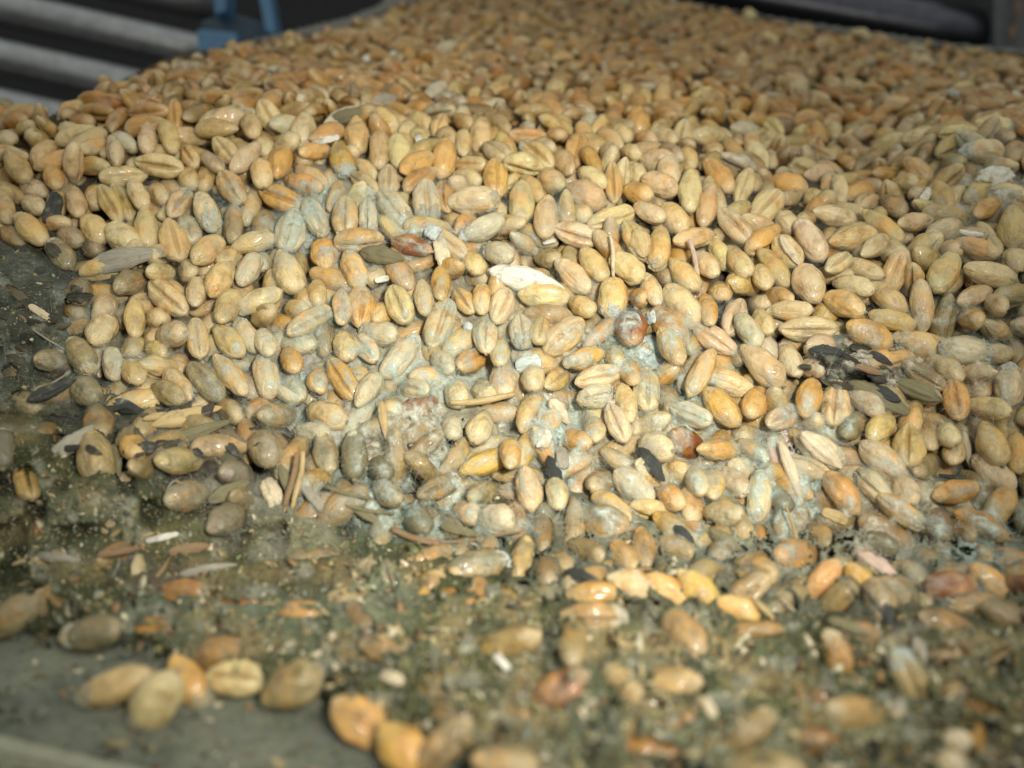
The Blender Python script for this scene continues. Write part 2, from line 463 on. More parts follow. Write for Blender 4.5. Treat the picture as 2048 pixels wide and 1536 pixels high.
# the plate the heap lies on, following its underside, a solid sheet
PLATE = [(-320, 300), (-40, 262), (90, 250), (150, 205), (260, 160), (330, 124), (420, 100), (520, 72), (610, 52), (690, 33), (760, 6), (800, -70), (1290, -70), (1345, -4), (1480, 20), (1600, 40), (1740, 60),
         (1900, 84), (2050, 98), (2370, 126), (2370, 1120), (-320, 1120)]
def grid_sheet(name, mask, depth, step, mat, thick):
    ys = np.arange(0, GH, step); xs = np.arange(0, GW, step)
    mk = mask[np.ix_(ys, xs)]
    D = depth[np.ix_(ys, xs)]
    pts = P(GXX[np.ix_(ys, xs)], GYY[np.ix_(ys, xs)], D)
    idx = -np.ones(mk.shape, int)
    q = mk[:-1, :-1] & mk[1:, :-1] & mk[:-1, 1:] & mk[1:, 1:]
    use = np.zeros(mk.shape, bool)
    use[:-1, :-1] |= q; use[1:, :-1] |= q; use[:-1, 1:] |= q; use[1:, 1:] |= q
    idx[use] = np.arange(use.sum())
    Q = np.stack([idx[:-1, :-1][q], idx[1:, :-1][q], idx[1:, 1:][q], idx[:-1, 1:][q]], -1)
    me = mesh_np(name, pts[use], Q)
    o = link(name, me, mat)
    if thick:
        md = o.modifiers.new('solid', 'SOLIDIFY'); md.thickness = thick; md.offset = -1
    return o, use, (ys, xs)
mk = in_poly(GXX, GYY, PLATE)
o, _, _ = grid_sheet('dusty_plate', mk, SURF + 0.68, 1, M_PLATE, 0.25)
tag(o, kind='structure')

# the board in front
bm = bmesh.new()
bmesh.ops.create_cube(bm, size=1.0)
bmesh.ops.scale(bm, vec=(60, 12.0, 1.2), verts=bm.verts)
bmesh.ops.translate(bm, vec=(0, 2.5 + 6.0, -0.6), verts=bm.verts)
bmesh.ops.bevel(bm, geom=list(bm.edges), offset=0.05, segments=2, affect='EDGES')
me = bpy.data.meshes.new('board'); bm.to_mesh(me); bm.free()
board = link('board', me, M_BOARD); tag(board, kind='structure')
bm = bmesh.new()
bmesh.ops.create_cube(bm, size=1.0)
bmesh.ops.scale(bm, vec=(60, 0.22, 0.6), verts=bm.verts)
bmesh.ops.bevel(bm, geom=list(bm.edges), offset=0.04, segments=3, affect='EDGES')
me = bpy.data.meshes.new('pale_batten'); bm.to_mesh(me); bm.free()
bat = link('pale_batten', me, M_RIM)
tag(bat, 'pale dusty batten along the near edge of the grey board', 'batten')

# ------------------------------------------------------------------ wheat grains
def grain_geo(nu, nv, seed, wrinkle=1.0, t0=-1.0, t1=1.0, inflate=1.0):
    """unit grain: length along x (-1..1), width y, height z (dorsal +z, crease -z); half sizes 1, .5, .47"""
    rng = np.random.default_rng(seed)
    th = np.linspace(-math.pi, math.pi, nv, endpoint=False) + math.pi / 2
    u = np.linspace(-1, 1, nu)
    t = np.sin(u * math.pi / 2) if t0 <= -1 and t1 >= 1 else np.linspace(t0, t1, nu)
    skew = rng.uniform(-0.12, 0.12)
    pw1, pw2 = rng.uniform(1.75, 2.1), rng.uniform(2.1, 2.8); e1, e2 = rng.uniform(0.56, 0.68), rng.uniform(0.46, 0.56)
    bend = rng.uniform(-0.09, 0.09); cdep = rng.uniform(0.16, 0.30); cw = rng.uniform(0.11, 0.20)
    off = rng.uniform(0, 90, 3); twist = rng.uniform(-0.28, 0.28); flat = rng.uniform(0.90, 1.04)
    V = np.zeros((nu, nv, 3)); CR = np.zeros((nu, nv, 3))
    for i, x in enumerate(t):
        xx = min(1.0, abs(x))
        r = max(0.0, 1 - xx ** (pw1 if x < 0 else pw2)) ** (e1 if x < 0 else e2)
        r *= 1 + skew * x
        for j, a in enumerate(th):
            c, s = math.cos(a), math.sin(a)
            y = 0.5 * r * c
            z = 0.47 * r * s
            if s > 0: z *= 1.02
            else: z *= 0.9
            d = math.atan2(math.sin(a + math.pi / 2), math.cos(a + math.pi / 2))
            g = math.exp(-(d / cw) ** 2)
            k = g * (1 - xx ** 5)
            z += cdep * k * r ** 0.8
            CR[i, j, 0] = k
            # germ: a shield-shaped hollow with a rim at the pointed end of the back
            if s > 0 and x < -0.5:
                q = ((x + 0.78) / 0.2) ** 2 + (y / 0.22) ** 2
                z += -0.035 * math.exp(-q) + 0.028 * math.exp(-((math.sqrt(q) - 1.25) / 0.35) ** 2)
            nz = noise.noise(Vector((x * 1.5 + off[0], y * 2.4 + off[1], z * 2.4 + off[2]))) * 0.075 * wrinkle
            nz += noise.noise(Vector((x * 2.0 + off[1], y * 7 + off[2], z * 7 + off[0]))) * 0.032 * wrinkle
            y += nz * c * r ** 0.5; z += nz * s * r ** 0.5
            z += bend * (1 - x * x) * 1.2 - bend * 0.6
            ct_, st_ = math.cos(twist * x), math.sin(twist * x)
            y, z = y * ct_ - z * st_, (y * st_ + z * ct_) * flat
            V[i, j] = (x * (1 + 0.02 * nz), y * inflate, z * inflate)
    V = V.reshape(-1, 3)
    Q = []
    for i in range(nu - 1):
        for j in range(nv):
            Q.append((i * nv + j, i * nv + (j + 1) % nv, (i + 1) * nv + (j + 1) % nv, (i + 1) * nv + j))
    return V, np.array(Q), CR.reshape(-1, 3)

HI = [grain_geo(34, 56, 100 + i) for i in range(10)]
MID = [grain_geo(18, 26, 200 + i) for i in range(14)]
LO = [grain_geo(11, 14, 300 + i) for i in range(5)]
HI_ME = [mesh_np('wheat_grain', V * np.array([0.5, 0.5, 0.5]), Q, True, [('lp', 'FLOAT_VECTOR', V), ('crease', 'FLOAT_VECTOR', C)]) for V, Q, C in HI]
for m_ in HI_ME: m_.materials.append(M_GRAIN)

PAL = {'p': (0.51, 0.40, 0.205), 'g': (0.47, 0.335, 0.14), 'o': (0.47, 0.275, 0.080), 'm': (0.40, 0.35, 0.22), 'k': (0.46, 0.34, 0.175),
       'd': (0.27, 0.20, 0.09), 'r': (0.19, 0.060, 0.012), 'y': (0.47, 0.30, 0.085), 'v': (0.22, 0.185, 0.13)}
DUST = {'p': 0.20, 'g': 0.15, 'o': 0.08, 'm': 0.42, 'k': 0.30, 'd': 0.06, 'r': 0.05, 'y': 0.06, 'v': 0.14}

hash_g = {}
HC = 0.42
def spheres(c, a, L, W):
    o = max(0.0, L * 0.5 - W * 0.5)
    return [(c + a * (k * o), W * 0.5 * (1.0 if k == 0 else 0.86)) for k in (-1, -0.5, 0, 0.5, 1)][::1]
def add_hash(sp):
    for p, r in sp:
        hash_g.setdefault((int(math.floor(p[0] / HC)), int(math.floor(p[1] / HC)), int(math.floor(p[2] / HC))), []).append((p[0], p[1], p[2], r))
def clear(sp, tol):
    for p, r in sp:
        i, j, k = int(math.floor(p[0] / HC)), int(math.floor(p[1] / HC)), int(math.floor(p[2] / HC))
        for di in (-1, 0, 1):
            for dj in (-1, 0, 1):
                for dk in (-1, 0, 1):
                    for q in hash_g.get((i + di, j + dj, k + dk), ()):
                        dd = (p[0] - q[0]) ** 2 + (p[1] - q[1]) ** 2 + (p[2] - q[2]) ** 2
                        if dd < ((r + q[3]) * tol) ** 2:
                            return False
    return True

# grains read off the photograph: two ends, width (photo pixels), pose (b back, c crease, s half hidden, e end-on), colour, mould (A, Z ends) or white tip
ANN = '''
8 295 60 370 45 b g
75 332 105 290 50 e g
82 248 120 272 32 e g
122 255 162 275 40 s k
120 238 160 210 32 s g
212 218 238 218 48 e r
292 215 325 230 40 e r
348 200 350 260 35 c o
295 248 295 305 38 b p
328 242 348 302 38 b g
398 252 488 232 50 b p
422 268 485 338 41 c p
270 322 368 340 48 c p
280 305 362 312 25 s p
225 278 270 295 28 s m W
165 300 208 290 35 b k
210 310 258 312 28 s d
155 335 215 330 35 s g
100 332 115 375 38 b o
148 378 158 432 38 b g
50 370 88 390 35 s p
48 400 85 420 35 b p
10 392 15 445 35 b g
32 425 92 490 48 b g
12 455 45 490 45 s g
122 465 160 485 45 b p
102 482 142 535 48 b k
170 432 205 480 48 b g
185 375 198 412 32 s g
200 370 240 442 38 c g
225 365 262 440 35 c g
262 360 290 415 28 b p
220 455 270 495 58 b p
288 415 298 495 49 b g
335 438 360 520 54 c g
342 430 375 385 42 c k M
398 385 428 458 48 b p Z
415 332 410 380 38 s g
370 295 390 330 35 c g
368 340 385 372 28 s g
442 345 482 402 50 c g
345 268 405 278 32 s g
495 232 510 270 40 b g
450 285 500 310 32 s d
390 522 438 482 50 b g
445 530 470 505 48 s g
305 380 332 400 32 s p
465 410 468 485 32 s d
175 485 195 505 25 s k
5 205 25 235 38 s d
2 272 25 285 35 s p
517 192 557 270 45 c p
614 220 600 300 48 b p
650 255 712 218 35 b m
712 232 717 308 49 b g
730 215 800 268 46 b g A
760 262 760 338 44 b g
804 268 812 322 45 s g
802 342 862 312 48 b o
830 258 847 298 29 b p W
820 230 862 260 42 s g
894 278 882 358 50 b o
872 272 887 230 35 c g
927 262 927 310 29 b p
962 232 962 308 46 b g
1000 265 1020 325 42 s g
1004 222 1012 238 38 e d
910 330 967 330 35 c g
907 355 960 362 30 s k
990 320 992 390 51 c o
897 405 994 398 54 b p Z
924 475 1004 438 48 b m A
857 460 930 512 45 c k
777 332 777 385 41 c k
752 372 822 455 55 c k Z
852 352 854 452 59 c k Z
692 392 690 472 51 c k W
734 398 737 468 39 c m Z
612 395 647 472 46 c m Z
590 418 572 502 59 c m
520 378 600 415 51 c o
574 360 642 378 41 b o
552 355 567 298 49 b o
604 305 654 300 31 b o
672 288 694 348 49 b y Z
594 315 612 325 25 s g
702 348 752 382 38 c g
712 325 752 360 30 s g
637 212 662 218 32 s g
520 272 534 310 32 s p
520 320 527 370 44 b p
630 185 652 198 30 s k
702 165 702 205 35 c d
802 160 820 210 41 b g
850 200 890 170 34 b m
914 165 897 215 36 b g
952 175 947 220 35 s g
974 185 1022 182 38 b g
924 215 927 258 30 s k
914 462 947 438 32 s o
972 498 1022 515 48 b k A
934 510 957 542 42 s g
650 485 650 540 54 e o
527 425 527 478 40 s d
784 480 860 502 40 c r
724 510 777 510 38 c d
517 510 527 538 40 b m
1042 358 1044 452 51 b p
1046 285 1102 332 46 c g A
1052 252 1054 272 38 s m
1164 265 1142 335 49 c o
1184 232 1174 268 40 s m
1116 222 1154 228 30 s k
1216 288 1222 325 38 b k
1224 322 1229 408 36 c g
1246 302 1276 310 35 b p
1282 318 1354 332 56 b k
1274 220 1279 270 49 b o
1229 260 1256 278 28 s g
1306 260 1339 245 30 b g W
1276 278 1309 282 25 s g
1246 170 1264 210 36 b g
1289 180 1289 215 28 s g
1329 168 1326 222 41 b g
1382 212 1429 185 49 c g
1116 162 1104 200 41 b g
1134 192 1172 190 28 s g
1052 200 1079 182 32 s d
1286 355 1354 382 48 b k
1246 378 1299 392 41 b o
1244 335 1289 358 32 s p
1134 372 1206 408 54 b g
1159 340 1209 370 38 b p
1086 350 1124 378 49 e k
1096 388 1089 480 49 b g
1109 455 1196 482 48 c p
1179 452 1266 425 51 c k
1249 438 1289 518 49 c p
1322 455 1314 535 48 b g Z
1272 412 1326 438 38 b p
1329 410 1369 462 51 b g
1384 332 1379 432 49 b p
1426 365 1404 460 39 b g
1369 300 1384 335 40 s g
1412 318 1462 382 46 b o
1416 292 1434 310 38 s g
1502 332 1474 412 39 c p
1499 285 1524 345 50 b p
1439 420 1496 482 48 c k
1349 482 1424 470 41 b g
1424 482 1452 535 35 s p
1144 418 1174 435 28 s p
1074 510 1114 520 30 s d
1032 480 1062 495 38 e k
1459 270 1482 290 28 s d
1406 228 1436 232 32 s o
1499 238 1526 242 32 b o
1384 238 1384 260 25 s g
1546 362 1608 380 51 b o
1611 350 1661 345 38 b p
1634 272 1628 322 36 c g
1591 235 1644 242 38 b o
1551 252 1588 255 35 b d
1591 270 1616 268 20 s o
1648 260 1674 235 32 s g
1708 348 1776 312 49 c d
1796 292 1788 338 32 b k
1811 318 1861 362 40 b g
1806 282 1874 272 46 b p
1884 270 1951 268 41 c p
1954 245 2018 268 50 b p Z
1924 302 2006 305 46 b p A
1978 332 2021 340 48 e k
1791 368 1828 365 38 b p
1756 270 1786 272 30 s g
1771 205 1821 222 44 b p
1831 410 1871 418 35 e p
1871 365 1898 428 44 b g
1814 385 1844 375 38 s g
1768 398 1806 425 42 s d
1691 400 1738 378 51 e o
1676 352 1684 408 30 b p A
1618 385 1638 410 30 s g
1628 422 1708 440 44 b p
1724 420 1806 485 45 b g
1798 448 1861 440 34 b p
1656 485 1751 465 50 b g
1596 438 1646 522 52 b p
1561 430 1584 460 32 s p
1554 475 1594 528 51 c p
1726 508 1771 480 31 b k
1766 488 1811 530 49 b p
1824 510 1878 482 58 e k
1858 472 1914 448 46 b k
1921 485 1986 508 42 b g
1931 400 1981 368 40 s g
1951 432 1996 400 39 b o
1986 385 2046 390 40 b p A
2026 412 2026 492 52 b g
1538 302 1544 335 30 b k
1946 185 2018 175 26 b k
1896 190 1951 170 31 b p
1691 175 1716 180 38 e p
1578 168 1604 188 42 b k
1616 188 1656 205 28 s k
2024 505 2034 535 30 s p
1498 452 1564 378 54 c p
298 562 372 628 54 c p
270 598 270 672 41 b g
192 638 220 600 40 s k
188 682 218 640 55 b p
160 562 160 605 48 b d
135 610 160 630 32 s d
140 678 182 742 52 b p Z
148 765 192 798 55 b k
222 698 232 758 29 b m W
265 680 265 708 32 s g
255 722 278 762 36 b g
290 738 342 735 48 e p
320 672 368 665 51 b k
390 638 400 712 45 c g
360 712 355 745 30 s g
380 728 440 798 52 c k
428 708 492 790 44 b g
430 652 482 708 46 b g
475 640 515 702 40 b p A
422 590 458 530 52 b g
442 642 468 588 49 b g
390 610 395 560 32 b k
305 630 325 640 40 s g
308 768 362 800 39 b g
300 662 312 680 28 s g
295 700 330 708 30 s g
482 568 512 512 45 b m
475 620 560 582 46 b p A
80 720 130 725 48 b d
80 788 132 788 46 b d
30 798 75 815 48 s d
300 542 340 548 32 b p
368 532 385 550 28 s k
235 575 282 555 50 b d
440 815 480 832 38 s d
560 505 594 582 62 b p
632 562 637 608 39 b g
597 585 622 612 32 b g
574 618 614 622 44 b k
694 502 722 572 48 b g
684 580 684 645 34 c p
724 572 720 652 59 c o
784 572 812 642 52 c p
844 562 852 628 39 b p
882 535 882 598 35 b y
910 580 944 622 40 c g
964 568 964 625 30 b p
752 640 777 618 30 s g
902 592 857 705 60 c g A
837 670 764 758 50 b k A
724 662 792 672 50 b p A
712 672 750 718 39 c p
682 668 700 718 48 b g
660 720 710 795 50 c o
717 808 754 750 40 b k
637 742 637 780 45 b o Z
574 698 592 742 38 b o
574 678 627 700 61 e m
642 640 652 712 40 s d
524 708 540 792 50 b k
522 660 540 708 40 b p A
554 760 602 798 58 c m
617 820 687 842 56 b g
522 832 577 832 51 b d
742 800 692 880 50 b k A
807 825 867 802 49 b r
804 775 852 782 41 c p A
922 732 960 712 49 c o
870 712 902 740 39 b p A
970 642 972 702 51 c k
1000 678 1000 728 31 b k
1002 728 1010 790 54 b p
902 762 922 808 46 b p
957 775 982 798 32 s p
972 830 950 878 48 b g
902 835 907 872 31 b k
1017 578 992 642 51 c p
937 550 974 558 40 s g
744 538 752 562 38 s k
594 862 657 870 42 b k A
1039 588 1136 595 51 b p
1114 522 1176 582 49 b p
1166 498 1209 558 49 b g
1226 512 1282 558 54 b p
1229 560 1222 630 61 b g Z
1266 595 1286 598 32 b o
1289 548 1316 608 35 b p
1332 570 1394 652 61 b p
1342 520 1394 578 49 b g
1394 510 1432 548 44 b p
1462 502 1496 548 46 b p
1462 570 1506 572 51 e g
1436 572 1446 595 30 s g
1409 592 1422 648 39 b o
1482 600 1456 668 51 c p
1389 652 1469 705 48 c p
1426 700 1379 790 44 b g
1409 748 1502 782 49 b p
1412 778 1474 848 56 b y
1522 778 1499 832 49 b o
1486 692 1562 768 54 b k
1479 632 1516 688 45 b m
1514 628 1539 662 31 b k
1479 700 1486 720 38 s k
1262 625 1262 685 69 c r
1322 658 1362 725 49 b g
1302 755 1359 740 58 e o
1292 738 1294 820 56 c p
1249 718 1269 765 38 b o
1244 772 1262 840 39 b g
1219 810 1249 878 36 c p
1242 820 1269 862 31 c p
1154 765 1244 742 48 c p
1162 798 1224 788 51 c m A
1132 728 1202 705 44 b o A
1164 640 1094 702 61 c g
1084 640 1076 682 39 c g
1039 632 1046 692 50 c k Z
1142 602 1184 622 44 b g
1069 735 1066 775 49 b p
1094 772 1132 745 31 c g
1219 695 1234 722 35 b p
1279 850 1332 845 55 e p
1184 840 1194 878 46 b g
1346 815 1416 842 45 c m
1299 540 1339 558 30 s d
1514 535 1534 572 32 b p
1509 608 1534 608 28 s p
1324 782 1346 818 32 s d
1379 700 1394 675 25 s d
1558 658 1674 658 52 c p
1541 622 1616 620 35 b p
1536 590 1581 598 29 b o
1601 532 1634 602 64 b k
1656 595 1721 620 52 b g
1674 565 1738 578 36 b p
1696 525 1758 550 39 b p
1744 570 1806 620 49 b g
1656 540 1698 512 34 c p
1826 542 1828 582 42 e g
1908 508 1871 580 56 b p
1931 535 2026 562 50 b p Z
1918 605 1978 580 39 b p
1978 600 2006 618 35 b k
1741 628 1826 652 30 b g
1696 648 1778 688 56 b o
1788 675 1891 698 54 b g AZ
1884 695 1974 708 61 b m AZ
1926 635 1958 642 34 b o
1961 650 2021 670 44 e k
1976 705 2018 708 40 b p
1606 735 1641 740 34 b k
1551 780 1581 782 38 s p
1626 760 1611 832 51 b o
1674 760 1668 848 54 c p
1706 785 1756 822 44 b k
1906 760 1918 832 49 c o
1946 810 2008 822 44 b p
1946 768 1966 790 30 s g
1936 742 1968 750 35 e p
2018 732 2018 810 56 b p A
1721 830 1691 872 45 b d
1538 848 1594 820 49 c p
1601 850 1636 840 32 s p
1778 832 1744 878 51 b g
1568 692 1594 748 44 b p A
1808 772 1868 795 41 c d
1814 732 1881 772 41 c d
182 862 198 960 66 b g
260 868 272 912 50 b y
72 882 102 868 40 s d
5 862 5 930 55 b m
45 922 65 995 49 c o
320 922 392 922 56 b d
265 935 305 932 52 b d
340 1000 402 985 62 b v
425 1055 470 1030 60 b v
445 945 490 948 55 b v
465 990 498 1008 38 b d
75 1122 140 1122 32 s p
85 1000 125 968 42 s d
150 1000 210 995 42 s d
215 1058 265 1028 28 s d
362 1185 370 1185 25 b o
470 1210 495 1210 28 b o
265 1102 208 1118 28 c o
922 942 1020 908 49 b y
1020 930 1022 888 28 b y
707 865 710 955 52 b k
642 868 660 942 49 b p
750 970 797 1002 49 b g
842 990 912 960 45 c o Z
517 868 544 925 66 b d
820 1018 850 1058 56 b m
882 1040 914 1065 39 b d
914 1020 954 1035 49 b p
957 1042 1022 1038 64 b k
897 1142 1012 1125 64 b p Z
832 1212 870 1160 45 b y
717 1188 732 1142 49 c k
774 1138 792 1202 36 c m
624 940 637 915 28 s d
750 922 774 952 44 b m
940 995 987 980 46 b d
1049 938 1066 1018 51 b g
1054 1080 1036 1160 39 b g
1086 1128 1099 1170 50 s d
1164 1035 1252 1055 71 c o
1234 945 1302 998 61 b k
1322 978 1359 1008 38 b o
1314 1032 1384 1082 51 b y
1319 1088 1382 1110 52 s g
1282 1062 1296 1135 46 b o
1142 1092 1202 1112 46 b d
1226 1088 1264 1135 41 b o
1304 1158 1369 1205 51 b y
1374 1158 1419 1198 49 s y
1474 1135 1539 1148 66 c o
1152 1190 1219 1188 30 b o
1239 1162 1289 1182 48 s k
1119 875 1174 888 42 b o
1069 862 1039 928 36 b y
1344 872 1394 900 59 e r
1396 898 1474 900 35 b g
1286 888 1336 900 58 b p
1382 942 1404 982 34 b p
1429 948 1426 992 34 b g
1446 945 1489 982 46 b k W
1522 942 1514 1040 48 b p Z
1416 1025 1476 1030 49 b k
1432 1118 1459 1082 38 b d
1339 940 1369 945 40 s g
1482 855 1486 885 40 s k
1184 975 1214 960 38 s d
1109 962 1119 1012 44 b p
1486 890 1524 918 44 e k
1724 885 1808 958 58 b k
1816 852 1818 928 59 c g
1858 850 1861 895 41 b g
1886 855 1906 882 39 b p
1906 880 1908 922 36 b p
1828 945 1871 918 40 s d
1968 852 2001 922 59 b g
2031 870 2038 938 41 b o
1956 920 2018 972 54 b p
1868 992 1951 975 45 b o
1658 950 1711 1020 54 b o
1724 948 1764 992 51 c k A
1798 962 1821 1002 52 b p
1766 998 1834 1045 46 c g Z
1856 1025 1888 1068 56 b r A
1901 1045 1941 1072 34 b g
1924 1030 2001 1070 39 b o
1551 1110 1641 1110 64 b o
1616 1195 1674 1125 51 b o
1711 1150 1741 1195 49 b o
1858 1175 1938 1170 64 b r
1964 1148 2004 1188 49 b o
2018 1175 2046 1175 42 e r
1591 872 1681 925 58 c p Z
1546 982 1574 1015 39 b p Z
1551 872 1546 910 42 s k
1621 1060 1656 1088 30 s g
1731 1078 1781 1095 38 b m
1774 1180 1798 1190 38 s k
1844 975 1854 1000 28 s k
-8 1257 55 1212 70 b p
85 1217 105 1252 42 b p
100 1197 140 1217 38 b g
130 1277 242 1254 66 b p A
160 1400 298 1347 72 b g A
282 1447 342 1357 92 b p A
348 1317 410 1412 55 b y Z
415 1354 530 1360 72 c p
410 1312 470 1307 30 s g
285 1262 332 1262 32 b o
160 1217 215 1207 32 s g
527 1402 637 1347 82 b p
557 1230 637 1230 38 b o
684 1414 752 1472 88 c o
777 1467 844 1542 88 b o
857 1522 917 1462 68 b g
967 1522 1062 1542 58 b p
884 1434 927 1440 38 s d
712 1224 742 1267 42 s d
747 1292 807 1307 42 s d
837 1377 922 1404 32 s d
1086 1402 1149 1364 82 b r
1459 1210 1514 1232 42 b y
1482 1272 1549 1272 62 c o
1124 1230 1246 1242 66 c o Z
1159 1190 1222 1190 28 b o
1024 1427 1074 1447 42 s d
1312 1460 1386 1434 60 s d
1462 1490 1522 1452 62 b d
1274 1494 1326 1500 22 s o
1399 1484 1439 1460 50 s d
1658 1267 1708 1382 45 b o A
1721 1332 1768 1344 38 b o
1796 1307 1858 1432 68 c p A
1731 1392 1786 1377 38 s d
1891 1372 1941 1434 42 s g
1946 1407 1996 1432 22 b y
1676 1272 1731 1272 50 b d
1754 1184 1768 1234 32 s k
1644 1400 1676 1417 22 s o
1864 1242 1918 1260 32 s d
1991 1224 2041 1252 30 s k
1628 1474 1656 1484 30 s o
1876 1312 1906 1312 30 s g
749 41 753 79 34 s p
876 113 910 89 31 b p
937 92 920 113 34 s o
1074 96 1111 96 41 b o
1094 130 1146 120 38 c g
1019 99 1057 82 38 b p
1125 164 1105 191 44 s g
770 34 804 68 27 b g
886 27 903 51 31 s g
1043 21 1050 65 34 b g
1519 68 1553 92 44 b p
1440 113 1457 140 34 b o
1485 106 1478 150 38 b g
1533 113 1536 164 38 b g
1567 147 1611 185 55 b k
1621 103 1656 82 44 b k
1703 62 1741 85 44 s p
1820 116 1874 140 44 b p
1751 72 1772 96 34 s g
1649 161 1676 178 34 b p
1690 178 1717 171 41 e p
1826 164 1847 178 44 s d
1492 21 1505 44 27 b p
1502 195 1539 171 41 c d
'''
class G: pass
grains = []
for line in ANN.strip().split('\n'):
    t = line.split()
    x1, y1, x2, y2, w = map(float, t[:5])
    g = G(); g.kind, g.col, g.fl = t[5], t[6], (t[7] if len(t) > 7 else '')
    g.px, g.py = (x1 + x2) / 2, (y1 + y2) / 2
    g.area = math.hypot(x2 - x1, y2 - y1) * w
    if g.kind == 'e': g.area = w * w
    D = float(samp(SURF, g.px, g.py))
    crust = g.py > 1150
    band = g.py > 1000 and not crust
    back = {'s': 0.17, 'e': 0.10}.get(g.kind, 0.0) + (0.05 if g.col == 'd' else 0) + random.uniform(-0.03, 0.05)
    if band: back -= 0.09
    g.lim = 0.14
    if crust:
        deep = g.area < 4200 or g.kind == 's'
        back = (0.01 if deep else -0.13) + random.uniform(-0.04, 0.03)
        g.lim = 0.70 if deep else 0.30
    elif band: g.lim = 0.30
    g.onboard = crust and not in_poly(np.array([g.px]), np.array([g.py]), CRUST_EDGE)[0]
    d1, d2 = float(samp(SURF, x1, y1)), float(samp(SURF, x2, y2))
    dz = max(-0.45, min(0.45, d2 - d1))
    v = unit(CAM - P(g.px, g.py, np.float64(D)))
    e = (RIGHT * (x2 - x1) - UP * (y2 - y1)) * (D / F)
    W = w * D / F
    le = np.linalg.norm(e)
    if g.kind == 'e':
        g.W = min(0.42, max(0.26, W * 1.06)); g.L = 0.62
        g.a = unit(-v * 0.72 + unit(e) * 0.60 * random.choice((1, -1)) - UP * 0.15)
        back += 0.05
    else:
        vec = e - v * (dz * 0.75)
        L = np.linalg.norm(vec)
        if L < 0.56:
            extra = math.sqrt(max(0, 0.56 ** 2 - le ** 2)) * 0.9
            sgn = 1 if (dz > 0.02 or (abs(dz) <= 0.02 and random.random() < 0.5)) else -1
            vec = e - v * extra * sgn
        if crust: vec = e - v * 0.15 * dz
        L = np.linalg.norm(vec)
        g.L = max(0.52 if crust else 0.60, min(0.66, L) * 1.10)
        g.a = vec / L
        g.W = min(0.41, max(0.31 if g.kind == 's' else 0.26, W * 1.01))
    if g.onboard: D = board_depth(g.py, g.W * 0.46); back = 0.0
    c0 = P(g.px, g.py, np.float64(D + back))
    side = {'b': 1.0, 'c': -1.0, 's': 1.0, 'e': 1.0}[g.kind]
    u = v * side
    if g.kind == 'e': u = UP + RIGHT * random.uniform(-0.8, 0.8)
    if g.kind == 's': u = v + np.cross(v, g.a) * random.uniform(-1.6, 1.6)
    u = u + np.cross(v, g.a) * random.uniform(-0.35, 0.35)
    u = unit(u - g.a * np.dot(u, g.a))
    g.u = u; g.c = c0; g.H = g.W * random.uniform(0.92, 1.02)
    if g.kind == 'c': g.H *= 0.92
    b = np.array(PAL[g.col]) * random.uniform(0.88, 1.12)
    b *= np.array([1, random.uniform(0.93, 1.06), random.uniform(0.85, 1.15)])
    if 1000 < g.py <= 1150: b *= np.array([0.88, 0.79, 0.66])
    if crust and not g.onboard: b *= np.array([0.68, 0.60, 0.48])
    g.rgba = (*b, DUST[g.col] + random.uniform(-0.06, 0.06) + (0.10 if 'A' in g.fl or 'Z' in g.fl else 0) + (0.17 * math.exp(-((g.px - 900) / 420) ** 2 - ((g.py - 800) / 230) ** 2)) + (0.08 if 780 < g.py < 1150 else 0))
    grains.append(g)

# push apart, along the line of sight, grains that would run into each other
for it in range(6):
    S = [spheres(g.c, g.a, g.L, g.W) for g in grains]
    cell = {}
    for i, g in enumerate(grains):
        cell.setdefault((int(g.px // 90), int(g.py // 90)), []).append(i)
    mv = [0.0] * len(grains)
    for (ci, cj), lst in cell.items():
        nb = [k for di in (-1, 0, 1) for dj in (-1, 0, 1) for k in cell.get((ci + di, cj + dj), [])]
        for i in lst:
            for k in nb:
                if k <= i: continue
                pen = 0
                for p, r in S[i]:
                    for q, r2 in S[k]:
                        pen = max(pen, (r + r2) * 0.84 - float(np.linalg.norm(p - q)))
                if pen > 0:
                    di = np.dot(grains[i].c - CAM, FWD); dk = np.dot(grains[k].c - CAM, FWD)
                    rank = lambda g: {'b': 0, 'c': 0, 'e': 1, 's': 2}[g.kind]
                    ri, rk = rank(grains[i]), rank(grains[k])
                    f = ri > rk if ri != rk else di - samp(SURF, grains[i].px, grains[i].py) > dk - samp(SURF, grains[k].px, grains[k].py)
                    s_ = min(0.06, pen * 0.5)
                    mv[i] += s_ if f else -s_ * 0.3
                    mv[k] += -s_ * 0.3 if f else s_
    for i, g in enumerate(grains):
        m = 0.0 if g.onboard else max(-0.05, min(0.08, mv[i]))
        v = unit(g.c - CAM)
        sc_ = 1.0
        g.c = g.c + v * m
for g in grains: add_hash(spheres(g.c, g.a, g.L, g.W))

